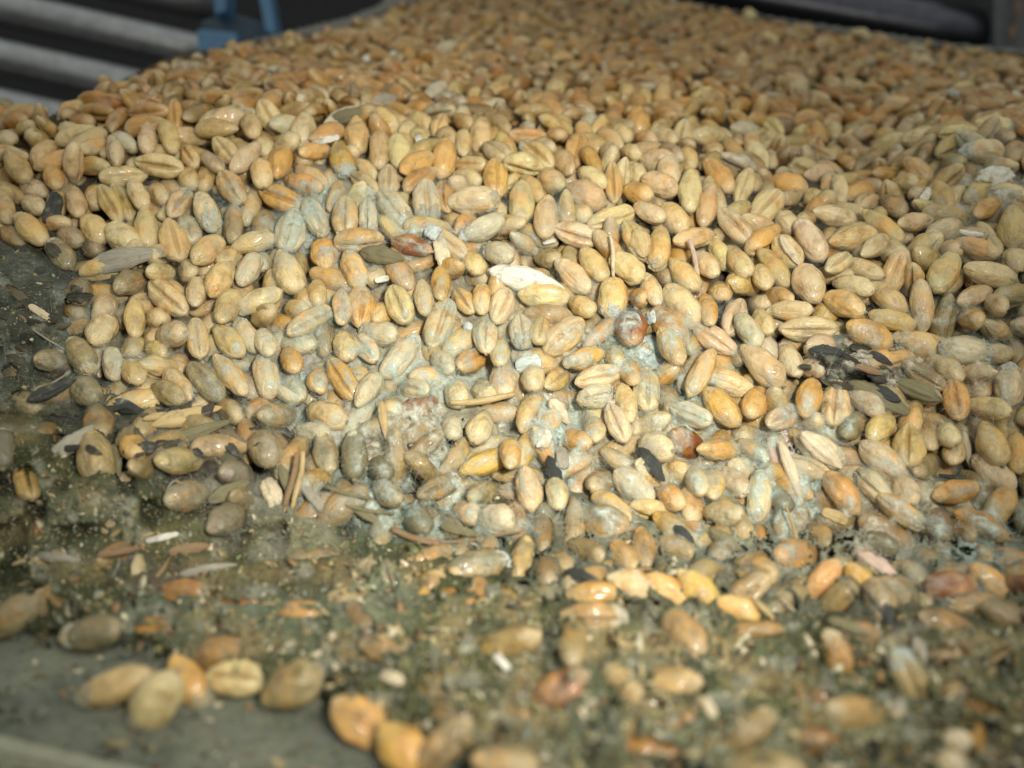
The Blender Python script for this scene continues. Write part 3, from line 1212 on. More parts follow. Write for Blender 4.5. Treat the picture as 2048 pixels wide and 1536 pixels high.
# random filling of the rest of the heap
zone_far = GYY < 230
fill = []
def try_fill(n, off, tol, region, dens=None, lo=False):
    px = RNG.uniform(-230, 2280, n); py = RNG.uniform(*region, n)
    ok = in_poly(px, py, HEAP)
    px, py = px[ok], py[ok]
    D = samp(SURF, px, py)
    # thin out so that the density is even over the surface rather than over the picture
    pts = P(px, py, D)
    nx = np.stack([samp(GN[..., k], px, py) for k in range(3)], -1)
    for i in range(len(px)):
        if dens is not None and random.random() > dens(px[i], py[i]): continue
        nrm = unit(nx[i])
        a = RNG.normal(size=3); a -= nrm * np.dot(a, nrm) * RNG.uniform(0.5, 1.0)
        a = unit(a)
        L, W = RNG.uniform(0.60, 0.72), RNG.uniform(0.29, 0.36)
        c = pts[i] - nrm * (off + RNG.uniform(-0.04, 0.06))
        sp = spheres(c, a, L, W)
        if not clear(sp, tol): continue
        add_hash(sp)
        g = G(); g.c, g.a, g.L, g.W, g.H = c, a, L, W, W * RNG.uniform(0.9, 1.0)
        u = RNG.normal(size=3) + nrm * 0.4; g.u = unit(u - a * np.dot(u, a))
        k = random.choices('pgokmd', (32, 42, 12, 10, 2, 3) if py[i] > 260 else (20, 40, 20, 10, 3, 8))[0]
        big = 0.80 + 0.42 * noise.noise(Vector(c) * 0.45) + 0.06
        b = np.array(PAL[k]) * random.uniform(0.70, 1.04) * min(1.05, 0.14 + big) * np.array([1, random.uniform(0.93, 1.05), random.uniform(0.85, 1.1)])
        if py[i] < 250: b *= np.array([0.84, 0.71, 0.54])  # far grains tinted darker and browner to stand for weaker light
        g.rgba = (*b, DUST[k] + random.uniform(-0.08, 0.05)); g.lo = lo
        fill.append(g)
back_d = lambda x, y: 1.0 if y < 1050 else 0.0
near_d = lambda x, y: 0.0 if (x < 170 and y > 480) or (x < 620 and y > 800 + 0.25 * x) or ((x - 1705) / 100) ** 2 + ((y - 738) / 48) ** 2 < 1 else 1.0 if y < (1010 if x < 850 else 1190) and not (x < 140 and y > 470) and not (x < 560 and y > 780) else 0.12
try_fill(40000, 0.0, 0.76, (-70, 330), back_d)
try_fill(22000, 0.07, 0.74, (330, 1200), near_d)
try_fill(26000, 0.22, 0.78, (-70, 330), back_d)
try_fill(18000, 0.26, 0.76, (330, 1200), near_d, True)
try_fill(6000, 0.48, 0.84, (60, 1120), back_d, True)
try_fill(1500, -0.06, 0.80, (1190, 1600), lambda x, y: 0.035 if x > 900 and in_poly(np.array([x]), np.array([y]), CRUST_EDGE)[0] else 0.0)
print('annotated', len(grains), 'fill', len(fill))

def frame(g):
    a, u = g.a, g.u
    return np.stack([a, np.cross(u, a), u], 1)      # columns x, y, z

order = sorted(range(len(grains)), key=lambda i: -grains[i].area)
single = set(order[:296])
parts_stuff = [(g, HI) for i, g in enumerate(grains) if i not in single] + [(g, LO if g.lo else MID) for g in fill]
VV, QQ, LP, CRR, TT, MI = [], [], [], [], [], []
nv = 0
for g, lib in parts_stuff:
    V, Q, C = lib[random.randrange(len(lib))]
    R = frame(g)
    sc_ = np.array([g.L / 2, g.W, g.H])
    VV.append((V * sc_) @ R.T + g.c); QQ.append(Q + nv); LP.append(V + 0 * V); CRR.append(C)
    x_, y_, d_ = to_px(g.c)
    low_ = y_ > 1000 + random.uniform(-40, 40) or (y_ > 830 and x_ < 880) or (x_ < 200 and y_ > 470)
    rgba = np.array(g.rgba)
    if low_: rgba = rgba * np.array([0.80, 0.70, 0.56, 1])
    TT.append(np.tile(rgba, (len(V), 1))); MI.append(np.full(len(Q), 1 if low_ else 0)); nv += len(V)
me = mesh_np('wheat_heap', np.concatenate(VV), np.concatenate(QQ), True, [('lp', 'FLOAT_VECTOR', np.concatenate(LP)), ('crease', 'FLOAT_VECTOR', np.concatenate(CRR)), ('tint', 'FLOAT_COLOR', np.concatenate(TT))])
heap = link('wheat_heap', me, M_HEAP)
me.materials.append(M_HEAP_DIRTY)
me.polygons.foreach_set('material_index', np.concatenate(MI).astype(np.int32))
tag(heap, 'heap of tan wheat grains filling the slope behind and between the single ones', 'grain heap', kind='stuff')

# ------------------------------------------------------------------ what the grains look like from the front, for laying mould over them
crust0 = blur(in_poly(GXX, GYY, CRUST_EDGE).astype(float), 5, 2)
Z = SURF + 0.30 - 0.40 * crust0
CORE = np.full(Z.shape, -1.0)
def raster(g, lim=0.14):
    for p, r in spheres(g.c, g.a, g.L, g.W):
        x, y, D = to_px(p)
        rp = r / D * F
        i0, i1 = int((x - rp - GX0) / CELL), int((x + rp - GX0) / CELL) + 2
        j0, j1 = int((y - rp - GY0) / CELL), int((y + rp - GY0) / CELL) + 2
        if i1 <= 0 or j1 <= 0 or i0 >= GW or j0 >= GH: continue
        i0, j0 = max(i0, 0), max(j0, 0); i1, j1 = min(i1, GW), min(j1, GH)
        xx = (gx[i0:i1][None] - x) / rp; yy = (gy[j0:j1][:, None] - y) / rp
        q = 1 - xx * xx - yy * yy
        d = D - r * np.sqrt(np.maximum(q, 0))
        sub = Z[j0:j1, i0:i1]
        np.copyto(sub, np.minimum(sub, d), where=q > 0)
        np.copyto(CORE[j0:j1, i0:i1], d, where=(q > lim) & (d <= sub + 1e-6))
for g in grains: raster(g, g.lim)
for g in fill: raster(g, 0.45)
ZS = blur(Z, 3, 2)
ZB = blur(Z, 7, 2)

# cover (0 none .. 1 caked over) and colour of the mould and dust
def blob(x, y, rx, ry, p=2.0):
    return np.exp(-(np.abs((GXX - x) / rx) ** p + np.abs((GYY - y) / ry) ** p))
nb1 = vnoise(Z.shape, 14, RNG); nb2 = vnoise(Z.shape, 5, RNG); nb3 = vnoise(Z.shape, 2, RNG); nb4 = vnoise(Z.shape, 40, RNG)
crust = blur(in_poly(GXX + 26 * (nb1 - 0.5), GYY + 34 * (nb1 - 0.5), CRUST_EDGE).astype(float), 4, 2)
COV = np.zeros(Z.shape); COL = np.zeros(Z.shape + (3,)); COL[:] = (0.052, 0.034, 0.017)  # dark gap dust, its colour deepened to carry the gaps' shade
def lay(c, amt, col):
    global COV
    amt = np.clip(amt, 0, 1)
    COV = np.maximum(COV, amt * c)
    k = np.clip(amt * 1.6, 0, 1)[..., None]
    COL[:] = COL * (1 - k) + np.array(col) * k
for x, y, rx, ry, c, col in [
    (760, 800, 300, 190, .92, (0.36, 0.31, 0.20)), (1010, 840, 280, 150, .92, (0.37, 0.32, 0.21)), (1500, 930, 260, 140, .86, (0.33, 0.29, 0.20)), (950, 640, 260, 90, .74, (0.37, 0.31, 0.20)), (1850, 760, 200, 120, .70, (0.34, 0.29, 0.19)),
    (660, 410, 130, 90, .74, (0.33, 0.28, 0.19)), (1960, 370, 90, 80, .82, (0.48, 0.42, 0.33)), (620, 690, 80, 70, .80, (0.27, 0.26, 0.20)), (330, 720, 200, 110, .45, (0.22, 0.19, 0.11)),
    (1700, 980, 240, 110, .84, (0.30, 0.27, 0.19)), (1850, 1090, 220, 60, .86, (0.24, 0.23, 0.17)), (1150, 1010, 120, 60, .72, (0.22, 0.19, 0.125)), (900, 1000, 160, 50, .74, (0.17, 0.165, 0.115)), (660, 920, 90, 100, .66, (0.22, 0.21, 0.15))]:
    lay(c, blob(x, y, rx, ry) * (0.75 + 0.5 * nb1), col)
lay(0.93, crust, (0.056, 0.060, 0.026))
lay(0.92, blob(1450, 1190, 850, 90) * (0.5 + 0.8 * nb1), (0.062, 0.060, 0.030))
for x, y, rx, ry, c, col in [
    (700, 985, 360, 90, .95, (0.125, 0.118, 0.068)), (1150, 1060, 360, 80, .92, (0.095, 0.090, 0.048)), (1650, 1120, 380, 70, .88, (0.11, 0.102, 0.060)), (330, 850, 200, 80, .86, (0.07, 0.07, 0.045)),
    (865, 870, 65, 38, .97, (0.37, 0.42, 0.37)), (905, 905, 60, 30, .95, (0.36, 0.41, 0.36)), (900, 690, 45, 30, .8, (0.36, 0.37, 0.30)), (870, 765, 60, 40, .92, (0.40, 0.41, 0.34)), (585, 770, 55, 50, .95, (0.24, 0.24, 0.19)),
    (1300, 700, 30, 34, 1.0, (0.50, 0.54, 0.50)), (1685, 690, 40, 26, .98, (0.47, 0.52, 0.49)), (1790, 700, 26, 46, .98, (0.40, 0.45, 0.42)), (1925, 705, 55, 40, 1.0, (0.42, 0.47, 0.44)),
    (1210, 785, 55, 35, .97, (0.46, 0.45, 0.38)), (1120, 830, 60, 45, .93, (0.40, 0.38, 0.28)), (790, 460, 30, 18, .9, (0.42, 0.46, 0.45)), (1590, 1010, 45, 40, .97, (0.50, 0.50, 0.43)), (1560, 900, 40, 50, .9, (0.44, 0.38, 0.32)),
    (170, 745, 34, 24, .98, (0.33, 0.38, 0.33)), (210, 730, 22, 28, .9, (0.30, 0.35, 0.29)), (380, 790, 40, 30, .95, (0.30, 0.34, 0.27)), (735, 830, 40, 60, .85, (0.38, 0.37, 0.31)), (690, 960, 30, 40, .85, (0.36, 0.40, 0.36)), (650, 870, 30, 20, .9, (0.36, 0.35, 0.30)),
    (1640, 960, 30, 45, .92, (0.20, 0.25, 0.17)), (1780, 1100, 50, 40, .97, (0.40, 0.38, 0.31)), (1730, 1130, 40, 40, .97, (0.46, 0.41, 0.33)), (1850, 1060, 30, 36, .95, (0.36, 0.40, 0.34)), (1890, 1110, 26, 24, .95, (0.28, 0.34, 0.26)),
    (1960, 1110, 60, 40, .9, (0.26, 0.27, 0.21)), (1580, 1100, 100, 40, .8, (0.22, 0.21, 0.145)), (1400, 1060, 120, 50, .8, (0.20, 0.20, 0.13)), (1120, 1090, 70, 60, .95, (0.24, 0.225, 0.15)), (1060, 1000, 30, 60, .9, (0.16, 0.155, 0.12)),
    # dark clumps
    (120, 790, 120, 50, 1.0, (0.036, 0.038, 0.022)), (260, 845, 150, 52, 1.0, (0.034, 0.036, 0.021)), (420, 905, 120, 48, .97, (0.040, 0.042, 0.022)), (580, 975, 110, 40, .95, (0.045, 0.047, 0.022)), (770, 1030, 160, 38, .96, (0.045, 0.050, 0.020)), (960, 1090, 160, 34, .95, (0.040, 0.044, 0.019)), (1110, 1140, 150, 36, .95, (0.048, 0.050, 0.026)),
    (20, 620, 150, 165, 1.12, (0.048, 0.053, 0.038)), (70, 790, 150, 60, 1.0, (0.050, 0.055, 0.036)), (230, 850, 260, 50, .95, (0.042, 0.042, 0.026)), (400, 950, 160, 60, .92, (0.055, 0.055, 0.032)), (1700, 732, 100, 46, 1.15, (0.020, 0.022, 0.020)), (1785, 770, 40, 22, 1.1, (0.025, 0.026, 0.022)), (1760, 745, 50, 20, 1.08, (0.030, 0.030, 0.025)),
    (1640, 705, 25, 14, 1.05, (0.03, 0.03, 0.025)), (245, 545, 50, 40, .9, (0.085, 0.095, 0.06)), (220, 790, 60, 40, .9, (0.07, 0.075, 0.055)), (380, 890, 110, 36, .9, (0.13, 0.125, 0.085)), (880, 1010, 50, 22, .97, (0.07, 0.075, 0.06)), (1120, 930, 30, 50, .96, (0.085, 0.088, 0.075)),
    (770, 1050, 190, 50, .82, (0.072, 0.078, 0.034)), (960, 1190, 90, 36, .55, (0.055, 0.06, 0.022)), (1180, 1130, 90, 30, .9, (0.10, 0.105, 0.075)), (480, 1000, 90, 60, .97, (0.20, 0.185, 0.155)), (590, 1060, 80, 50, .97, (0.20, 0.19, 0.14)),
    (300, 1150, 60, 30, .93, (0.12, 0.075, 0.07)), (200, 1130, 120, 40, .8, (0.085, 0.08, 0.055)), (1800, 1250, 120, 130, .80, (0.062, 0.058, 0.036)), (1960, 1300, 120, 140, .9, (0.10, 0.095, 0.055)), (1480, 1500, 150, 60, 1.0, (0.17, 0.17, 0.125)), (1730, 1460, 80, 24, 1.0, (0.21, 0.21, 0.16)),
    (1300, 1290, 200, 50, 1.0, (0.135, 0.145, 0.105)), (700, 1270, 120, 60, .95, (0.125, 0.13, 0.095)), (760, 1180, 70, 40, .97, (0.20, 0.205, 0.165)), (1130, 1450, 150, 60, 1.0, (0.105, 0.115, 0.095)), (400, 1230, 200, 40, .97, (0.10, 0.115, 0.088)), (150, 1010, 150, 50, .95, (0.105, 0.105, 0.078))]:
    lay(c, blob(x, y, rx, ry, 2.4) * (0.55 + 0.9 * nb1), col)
pit = np.clip((vnoise(Z.shape, 11, RNG) - 0.58) * 3.5, 0, 1) * np.clip(crust + blob(700, 960, 500, 120) + 0.5 * blob(1400, 1150, 600, 90) + 0.7 * blob(950, 830, 420, 150), 0, 1)
COL *= (1 - 0.55 * pit)[..., None]  # shade of the pits painted into the film colour
COV = COV * (0.86 + 0.30 * nb2)
off = 0.52 - (0.56 + 0.08 * np.clip((GYY - 1000) / 150, 0, 1)) * np.clip(COV, 0, 1.12)
clump = blob(10, 620, 150, 165, 2.4) * (0.30 + 0.3 * nb1) + blob(1700, 730, 95, 42) * (0.30 + 0.25 * nb2)
FILM = ZS * (1 - np.clip(COV - 0.4, 0, 0.4)) + ZB * np.clip(COV - 0.4, 0, 0.4) + off - clump
rough = np.clip(COV, 0, 1)
FILM += 0.30 * pit + rough * (1 - 0.45 * np.clip((GYY - 1180) / 150, 0, 1)) * (0.26 * (nb1 - 0.5) + 0.16 * (nb2 - 0.5) + 0.08 * (nb3 - 0.5))
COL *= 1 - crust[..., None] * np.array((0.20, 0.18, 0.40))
och = np.clip((vnoise(Z.shape, 18, RNG) - 0.56) * 3.2, 0, 0.75)[..., None] * crust[..., None]
COL[:] = COL * (1 - och) + np.array((0.20, 0.15, 0.065)) * och
whi = np.clip((vnoise(Z.shape, 9, RNG) - 0.68) * 3.0, 0, 0.5)[..., None] * np.clip(COV, 0, 1)[..., None]
COL[:] = COL * (1 - whi) + np.array((0.30, 0.29, 0.225)) * whi
COL *= (0.72 + 0.28 * nb2 + 0.30 * nb3)[..., None] * (0.85 + 0.3 * nb4)[..., None]
COL[..., 0] *= 0.94 + 0.12 * nb1; COL[..., 2] *= 0.9 + 0.2 * nb4
thin = vnoise(Z.shape, 30, RNG)
mask = in_poly(GXX, GYY + 14, HEAP)
FILM = np.minimum(FILM, SURF + 0.58)
FILM = np.where(GYY > 1040, np.minimum(np.minimum(FILM, board_depth(GYY, 0.12) + 0.36 * (nb1 - 0.5) + 0.24 * (nb2 - 0.5) + 0.12 * (nb3 - 0.5)), board_depth(GYY, 0.015)), FILM)
# in front the crust thins out onto the bare board
bd = board_depth(GYY, -0.02)
full = blur(in_poly(GXX + 30 * (nb1 - 0.5), GYY + 46 * (nb1 - 0.5) + 16 * (nb2 - 0.5), CRUST_EDGE[:12] + [(2370, 900), (-320, 900)]).astype(float), 2, 2)
edge = np.clip(full, 0, 1)
low = GYY > 1180
FILM = np.where(low, FILM * edge + (bd + 0.25) * (1 - edge), FILM)
mask &= ~(low & (full < 0.02))
clearc = (CORE > 0) & (np.abs(CORE - Z) < 0.02)
FILM = np.where(clearc, np.maximum(FILM, Z + 0.10), FILM)
idx = -np.ones(mask.shape, int)
q = mask[:-1, :-1] & mask[1:, :-1] & mask[:-1, 1:] & mask[1:, 1:]
use = np.zeros(mask.shape, bool)
use[:-1, :-1] |= q; use[1:, :-1] |= q; use[:-1, 1:] |= q; use[1:, 1:] |= q
idx[use] = np.arange(use.sum())
FP = P(GXX, GYY, FILM)
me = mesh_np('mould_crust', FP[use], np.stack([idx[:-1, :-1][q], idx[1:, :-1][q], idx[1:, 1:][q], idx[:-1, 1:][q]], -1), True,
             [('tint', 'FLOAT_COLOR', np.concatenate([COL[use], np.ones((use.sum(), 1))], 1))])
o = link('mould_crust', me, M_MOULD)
tag(o, 'grey green mould and dust caked between the grains and over the board', 'mould', kind='stuff')

# crumbs of dust and bran on the crust
prob = np.clip(COV, 0, 1) ** 2 * (0.15 + 0.85 * np.clip(crust + blob(30, 620, 120, 150) + 0.35 * blob(860, 1000, 500, 120) + 0.7 * blob(1450, 1190, 850, 90), 0, 1)) * mask
prob *= 1.0 / np.maximum(FILM, 5) ** 0
pf = prob.ravel() / prob.sum()
NC = 15000
pick = RNG.choice(pf.size, NC, p=pf)
octv = np.array([(1, 0, 0), (-1, 0, 0), (0, 1, 0), (0, -1, 0), (0, 0, 1), (0, 0, -1)], float)
octf = np.array([(0, 2, 4), (2, 1, 4), (1, 3, 4), (3, 0, 4), (2, 0, 5), (1, 2, 5), (3, 1, 5), (0, 3, 5)])
base_c = np.array([(0.10, 0.105, 0.075), (0.17, 0.17, 0.115), (0.23, 0.20, 0.09), (0.27, 0.225, 0.12), (0.06, 0.06, 0.035), (0.22, 0.12, 0.05), (0.40, 0.36, 0.25), (0.13, 0.14, 0.06)])
cw_ = np.array([.26, .24, .14, .08, .14, .05, .04, .05])
ci = RNG.choice(len(base_c), NC, p=cw_)
size = np.exp(RNG.normal(math.log(0.0115), 0.5, NC)); size = np.clip(size, 0.006, 0.06)
jit = RNG.uniform(-2, 2, (NC, 2))
fx = GXX.ravel()[pick] + jit[:, 0]; fy = GYY.ravel()[pick] + jit[:, 1]
dep = samp(FILM, fx, fy) - size * 0.4
bx = RNG.uniform(-250, 1200, 1800); by = RNG.uniform(1270, 1640, 1800)
fx[:1800], fy[:1800] = bx, by
size[:1800] *= 1.1
dep[:1800] = np.minimum(dep[:1800] + 9 * (~(samp(full, bx, by) > 0.3)), board_depth(by, 0.004))
cen = P(fx, fy, dep)
VV = (octv[None] * RNG.uniform(0.5, 1.5, (NC, 6, 1)) + RNG.normal(0, 0.25, (NC, 6, 3))) * size[:, None, None] * RNG.uniform(0.6, 1.5, (NC, 1, 3)) + cen[:, None]
QQ = octf[None] + 6 * np.arange(NC)[:, None, None]
tc = np.repeat(np.concatenate([base_c[ci] * RNG.uniform(0.7, 1.25, (NC, 1)), np.ones((NC, 1))], 1), 6, axis=0)
me = mesh_np('dust_crumbs', VV.reshape(-1, 3), QQ.reshape(-1, 3), False, [('tint', 'FLOAT_COLOR', tc)])
tag(link('dust_crumbs', me, M_CRUMB), 'fine crumbs of bran and dust strewn over the mould crust', 'crumbs', kind='stuff')
NS = 2600
ps = (np.clip(COV, 0, 1) ** 2 * (0.12 + np.clip(crust + blob(60, 650, 180, 200) + 0.6 * blob(900, 1000, 700, 140), 0, 1)) * mask).ravel()
pick = RNG.choice(ps.size, NS, p=ps / ps.sum())
fx = GXX.ravel()[pick] + RNG.uniform(-2, 2, NS); fy = GYY.ravel()[pick] + RNG.uniform(-2, 2, NS)
Dn = samp(FILM, fx, fy) - 0.012
cen = P(fx, fy, Dn)
VV, QQ, TT = [], [], []
sc_c = [(0.24, 0.17, 0.075), (0.30, 0.24, 0.13), (0.16, 0.10, 0.045), (0.10, 0.095, 0.06), (0.42, 0.37, 0.25), (0.20, 0.20, 0.15), (0.05, 0.045, 0.03)]
for k in range(NS):
    if k < 110:
        cen[k] = P(RNG.uniform(-200, 950), RNG.uniform(1290, 1560), np.float64(10.0))
        x_, y_, d_ = to_px(cen[k])
        if samp(full, x_, y_) < 0.4: cen[k] = P(x_, y_, np.float64(board_depth(y_, 0.012)))
        else: cen[k] = P(x_, y_, np.float64(samp(FILM, x_, y_) - 0.012))
    v = unit(CAM - cen[k]); n_ = unit(v + RNG.normal(0, 0.45, 3))
    a = RNG.normal(size=3); a = unit(a - n_ * np.dot(a, n_)); b_ = np.cross(n_, a)
    L = math.exp(RNG.normal(math.log(0.075), 0.5)); W = L * RNG.uniform(0.12, 0.55); bow = RNG.uniform(-0.3, 0.3) * L
    n0 = len(VV)
    for u, wv in ((-1, 0.35), (-0.3, 1.0), (0.35, 0.9), (1, 0.25)):
        for s in (-1, 1):
            VV.append(cen[k] + a * (u * L / 2) + b_ * (s * W / 2 * wv * RNG.uniform(0.7, 1.2)) + n_ * (bow * (1 - u * u) + 0.006))
    for s in range(3):
        QQ.append((n0 + 2 * s, n0 + 2 * s + 2, n0 + 2 * s + 3, n0 + 2 * s + 1))
    c_ = np.array(sc_c[RNG.integers(len(sc_c))]) * RNG.uniform(0.7, 1.2)
    TT += [(*c_, 1.0)] * 8
me = mesh_np('bran_scraps', np.array(VV), np.array(QQ), True, [('tint', 'FLOAT_COLOR', np.array(TT))])
o = link('bran_scraps', me, M_CRUMB)
md = o.modifiers.new('thick', 'SOLIDIFY'); md.thickness = 0.008
tag(o, 'torn scraps of bran and broken chaff littered over the mould', 'scraps', kind='stuff')
# fine mould threads: a fuzzy veil over and between the grains
ZV = np.minimum(Z, FILM)
veil = (blob(800, 800, 330, 200) * 1.0 + blob(1050, 850, 300, 150) * 0.8 + blob(650, 420, 190, 110) * 0.7 + blob(1550, 930, 280, 150) * 0.9 + blob(950, 480, 260, 60) * 0.3 + blob(1290, 690, 70, 70) * 1.2
        + blob(1790, 700, 170, 60) * 1.2 + blob(1980, 350, 90, 90) * 1.3 + blob(250, 720, 230, 120) * 0.5 + blob(1850, 1060, 220, 90) * 0.9 + blob(600, 1060, 260, 70) * 0.9 + blob(760, 1200, 160, 70) * 1.2
        + blob(1200, 1020, 300, 90) * 0.6 + blob(1900, 800, 250, 180) * 0.4 + blob(430, 1020, 140, 60) * 0.8 + 0.12 * crust + 0.09 * (GYY > 330))
veil = veil * np.clip((nb1 - 0.32) * 3.0, 0.06, 1.4) * np.clip((nb2 - 0.25) * 2.2, 0.1, 1.2) * mask
# milky patches of mould skin that coat and bridge the grains
np1 = vnoise(Z.shape, 11, RNG); np2 = vnoise(Z.shape, 5, RNG)
vm = (blob(780, 800, 330, 190) + 0.95 * blob(1080, 840, 300, 150) + 0.75 * blob(660, 430, 200, 110) + blob(1540, 930, 280, 140) + 0.55 * blob(960, 470, 240, 70) + 1.1 * blob(1280, 690, 90, 80) + 1.2 * blob(1790, 700, 190, 70)
      + 1.3 * blob(1980, 350, 100, 100) + 0.7 * blob(250, 720, 230, 110) + 0.9 * blob(1850, 1060, 230, 90) + 0.7 * blob(600, 1050, 260, 70) + 0.8 * blob(760, 1190, 170, 70) + 0.6 * blob(1300, 1030, 260, 70) + 0.6 * blob(1950, 780, 200, 180) + 0.22 * (GYY > 360))
va = np.clip((0.6 * np1 + 0.4 * np2 - 0.36) * 3.2, 0, 1) * np.clip(vm, 0, 1.15) * (1 - 0.8 * np.clip(crust + blob(330, 880, 300, 90) + 0.6 * blob(1300, 1180, 900, 90), 0, 1)) * 0.82 * mask
va = blur(va, 1, 1)
VD = np.minimum(blur(Z, 1, 2), FILM) - 0.018
mv_ = va > 0.015
q = mv_[:-1, :-1] | mv_[1:, :-1] | mv_[:-1, 1:] | mv_[1:, 1:]
use = np.zeros(mv_.shape, bool)
use[:-1, :-1] |= q; use[1:, :-1] |= q; use[:-1, 1:] |= q; use[1:, 1:] |= q
idx = -np.ones(mv_.shape, int); idx[use] = np.arange(use.sum())
hue = np.clip(nb4 * 1.6 - 0.3, 0, 1)[..., None]
vc = np.array((0.43, 0.53, 0.48)) * hue + np.array((0.52, 0.47, 0.36)) * (1 - hue)
vc = vc * (1 - 0.55 * crust[..., None])
me = mesh_np('mould_skin', P(GXX, GYY, VD)[use], np.stack([idx[:-1, :-1][q], idx[1:, :-1][q], idx[1:, 1:][q], idx[:-1, 1:][q]], -1), True,
             [('tint', 'FLOAT_COLOR', np.concatenate([vc[use], va[use][:, None]], 1))])
tag(link('mould_skin', me, M_VEIL), 'thin milky bluish mould skin coating and bridging the grains', 'mould', kind='stuff')
NT = 15000
pick = RNG.choice(veil.size, NT, p=(veil / veil.sum()).ravel())
fx = GXX.ravel()[pick] + RNG.uniform(-2, 2, NT); fy = GYY.ravel()[pick] + RNG.uniform(-2, 2, NT)
root = P(fx, fy, samp(ZV, fx, fy) + 0.01)
tv = CAM - root; tv /= np.linalg.norm(tv, axis=1, keepdims=True)
flat_ = RNG.random(NT) < 0.55
d0 = RNG.normal(size=(NT, 3)); d0 -= tv * (d0 * tv).sum(1, keepdims=True); d0 /= np.linalg.norm(d0, axis=1, keepdims=True)
d0 = np.where(flat_[:, None], d0 + tv * RNG.uniform(0.0, 0.35, (NT, 1)), d0 * 0.8 + tv * RNG.uniform(0.4, 1.2, (NT, 1)))
d0 /= np.linalg.norm(d0, axis=1, keepdims=True)
Lt = np.exp(RNG.normal(math.log(0.085), 0.5, NT)) * np.where(flat_, 1.1, 0.7)
curv = RNG.normal(0, 0.6, (NT, 3))
rad_t = RNG.uniform(0.0009, 0.0022, NT)
segs = 4
rings = []
for s in range(segs):
    u = s / (segs - 1)
    c_ = root + Lt[:, None] * (d0 * u + curv * 0.5 * u * u)
    e1 = np.cross(d0, tv + 0.3); e1 /= np.linalg.norm(e1, axis=1, keepdims=True); e2 = np.cross(d0, e1)
    w_ = (rad_t * (1 - 0.6 * u))[:, None]
    rings.append(np.stack([c_ + w_ * (e1 * math.cos(a_) + e2 * math.sin(a_)) for a_ in (0, 2.094, 4.189)], 1))
VV = np.stack(rings, 1)                                     # (NT, segs, 3, 3)
base_i = (np.arange(NT) * segs * 3)[:, None]
fq = np.array([(s * 3 + k, s * 3 + (k + 1) % 3, s * 3 + 3 + (k + 1) % 3, s * 3 + 3 + k) for s in range(segs - 1) for k in range(3)])
QQ = (base_i[:, :, None] + fq[None]).reshape(-1, 4)
pal_t = np.array([(0.55, 0.55, 0.47), (0.50, 0.53, 0.49), (0.46, 0.42, 0.30), (0.34, 0.34, 0.24)])
crv = samp(crust, fx, fy)
tcol = pal_t[RNG.integers(0, 4, NT)] * RNG.uniform(0.8, 1.1, (NT, 1)) * (1 - 0.45 * crv[:, None])
me = mesh_np('mould_threads', VV.reshape(-1, 3), QQ, True, [('tint', 'FLOAT_COLOR', np.repeat(np.concatenate([tcol, np.ones((NT, 1))], 1), segs * 3, axis=0))])
tag(link('mould_threads', me, M_THREAD), 'pale fuzzy threads of mould veiling the grains', 'mould', kind='stuff')
print('film done')
# ------------------------------------------------------------------ chaff, husks, straws, flakes, lumps
def husk_mesh(name, L, W, curl, seed, kind):
    rng = np.random.default_rng(seed)
    nu, nv = 22, 11
    off = rng.uniform(0, 50, 3)
    V = np.zeros((2, nu, nv, 3)); LPV = np.zeros((2, nu, nv, 3))
    th = 0.012 if kind != 'flake' else 0.02
    bow = rng.uniform(0.05, 0.14)
    for i, u in enumerate(np.linspace(-1, 1, nu)):
        if kind == 'husk':
            wv = max(0.02, (1 - abs(u) ** 1.9)) ** 0.62 * (1 - 0.25 * u)
        else:
            wv = max(0.06, 1 - abs(u) ** 6) ** 0.5
        wv *= 1 + (0.32 if name == 'husk_scrap' else 0.22) * noise.noise(Vector((u * 2.2 + off[0], off[1], 0)))
        for j, v in enumerate(np.linspace(-1, 1, nv)):
            ed = 1 + (0.26 if name == 'husk_scrap' else 0.14) * noise.noise(Vector((u * 7 + off[2], v * 2, off[0])))
            y = v * wv * W / 2 * ed
            z = -curl * W * v * v * wv + bow * L * (1 - u * u) - bow * L * 0.6
            z += 0.05 * W * math.cos(v * 9) * wv + 0.10 * W * noise.noise(Vector((u * 2 + off[1], v * 2 + off[2], off[0])))
            for s in (0, 1):
                V[s, i, j] = (u * L / 2, y, z + (th if s == 0 else -th) / 2)
                LPV[s, i, j] = (u, v, s)
    Q = []
    I = lambda s, i, j: (s * nu + i) * nv + j
    for i in range(nu - 1):
        for j in range(nv - 1):
            Q.append((I(0, i, j), I(0, i + 1, j), I(0, i + 1, j + 1), I(0, i, j + 1)))
            Q.append((I(1, i, j), I(1, i, j + 1), I(1, i + 1, j + 1), I(1, i + 1, j)))
    for i in range(nu - 1):
        for j in (0, nv - 1):
            f = (I(0, i, j), I(1, i, j), I(1, i + 1, j), I(0, i + 1, j)); Q.append(f if j == 0 else f[::-1])
    for j in range(nv - 1):
        for i in (0, nu - 1):
            f = (I(0, i, j), I(0, i, j + 1), I(1, i, j + 1), I(1, i, j)); Q.append(f if i == 0 else f[::-1])
    return mesh_np(name, V.reshape(-1, 3), np.array(Q), True, [('lp', 'FLOAT_VECTOR', LPV.reshape(-1, 3))])

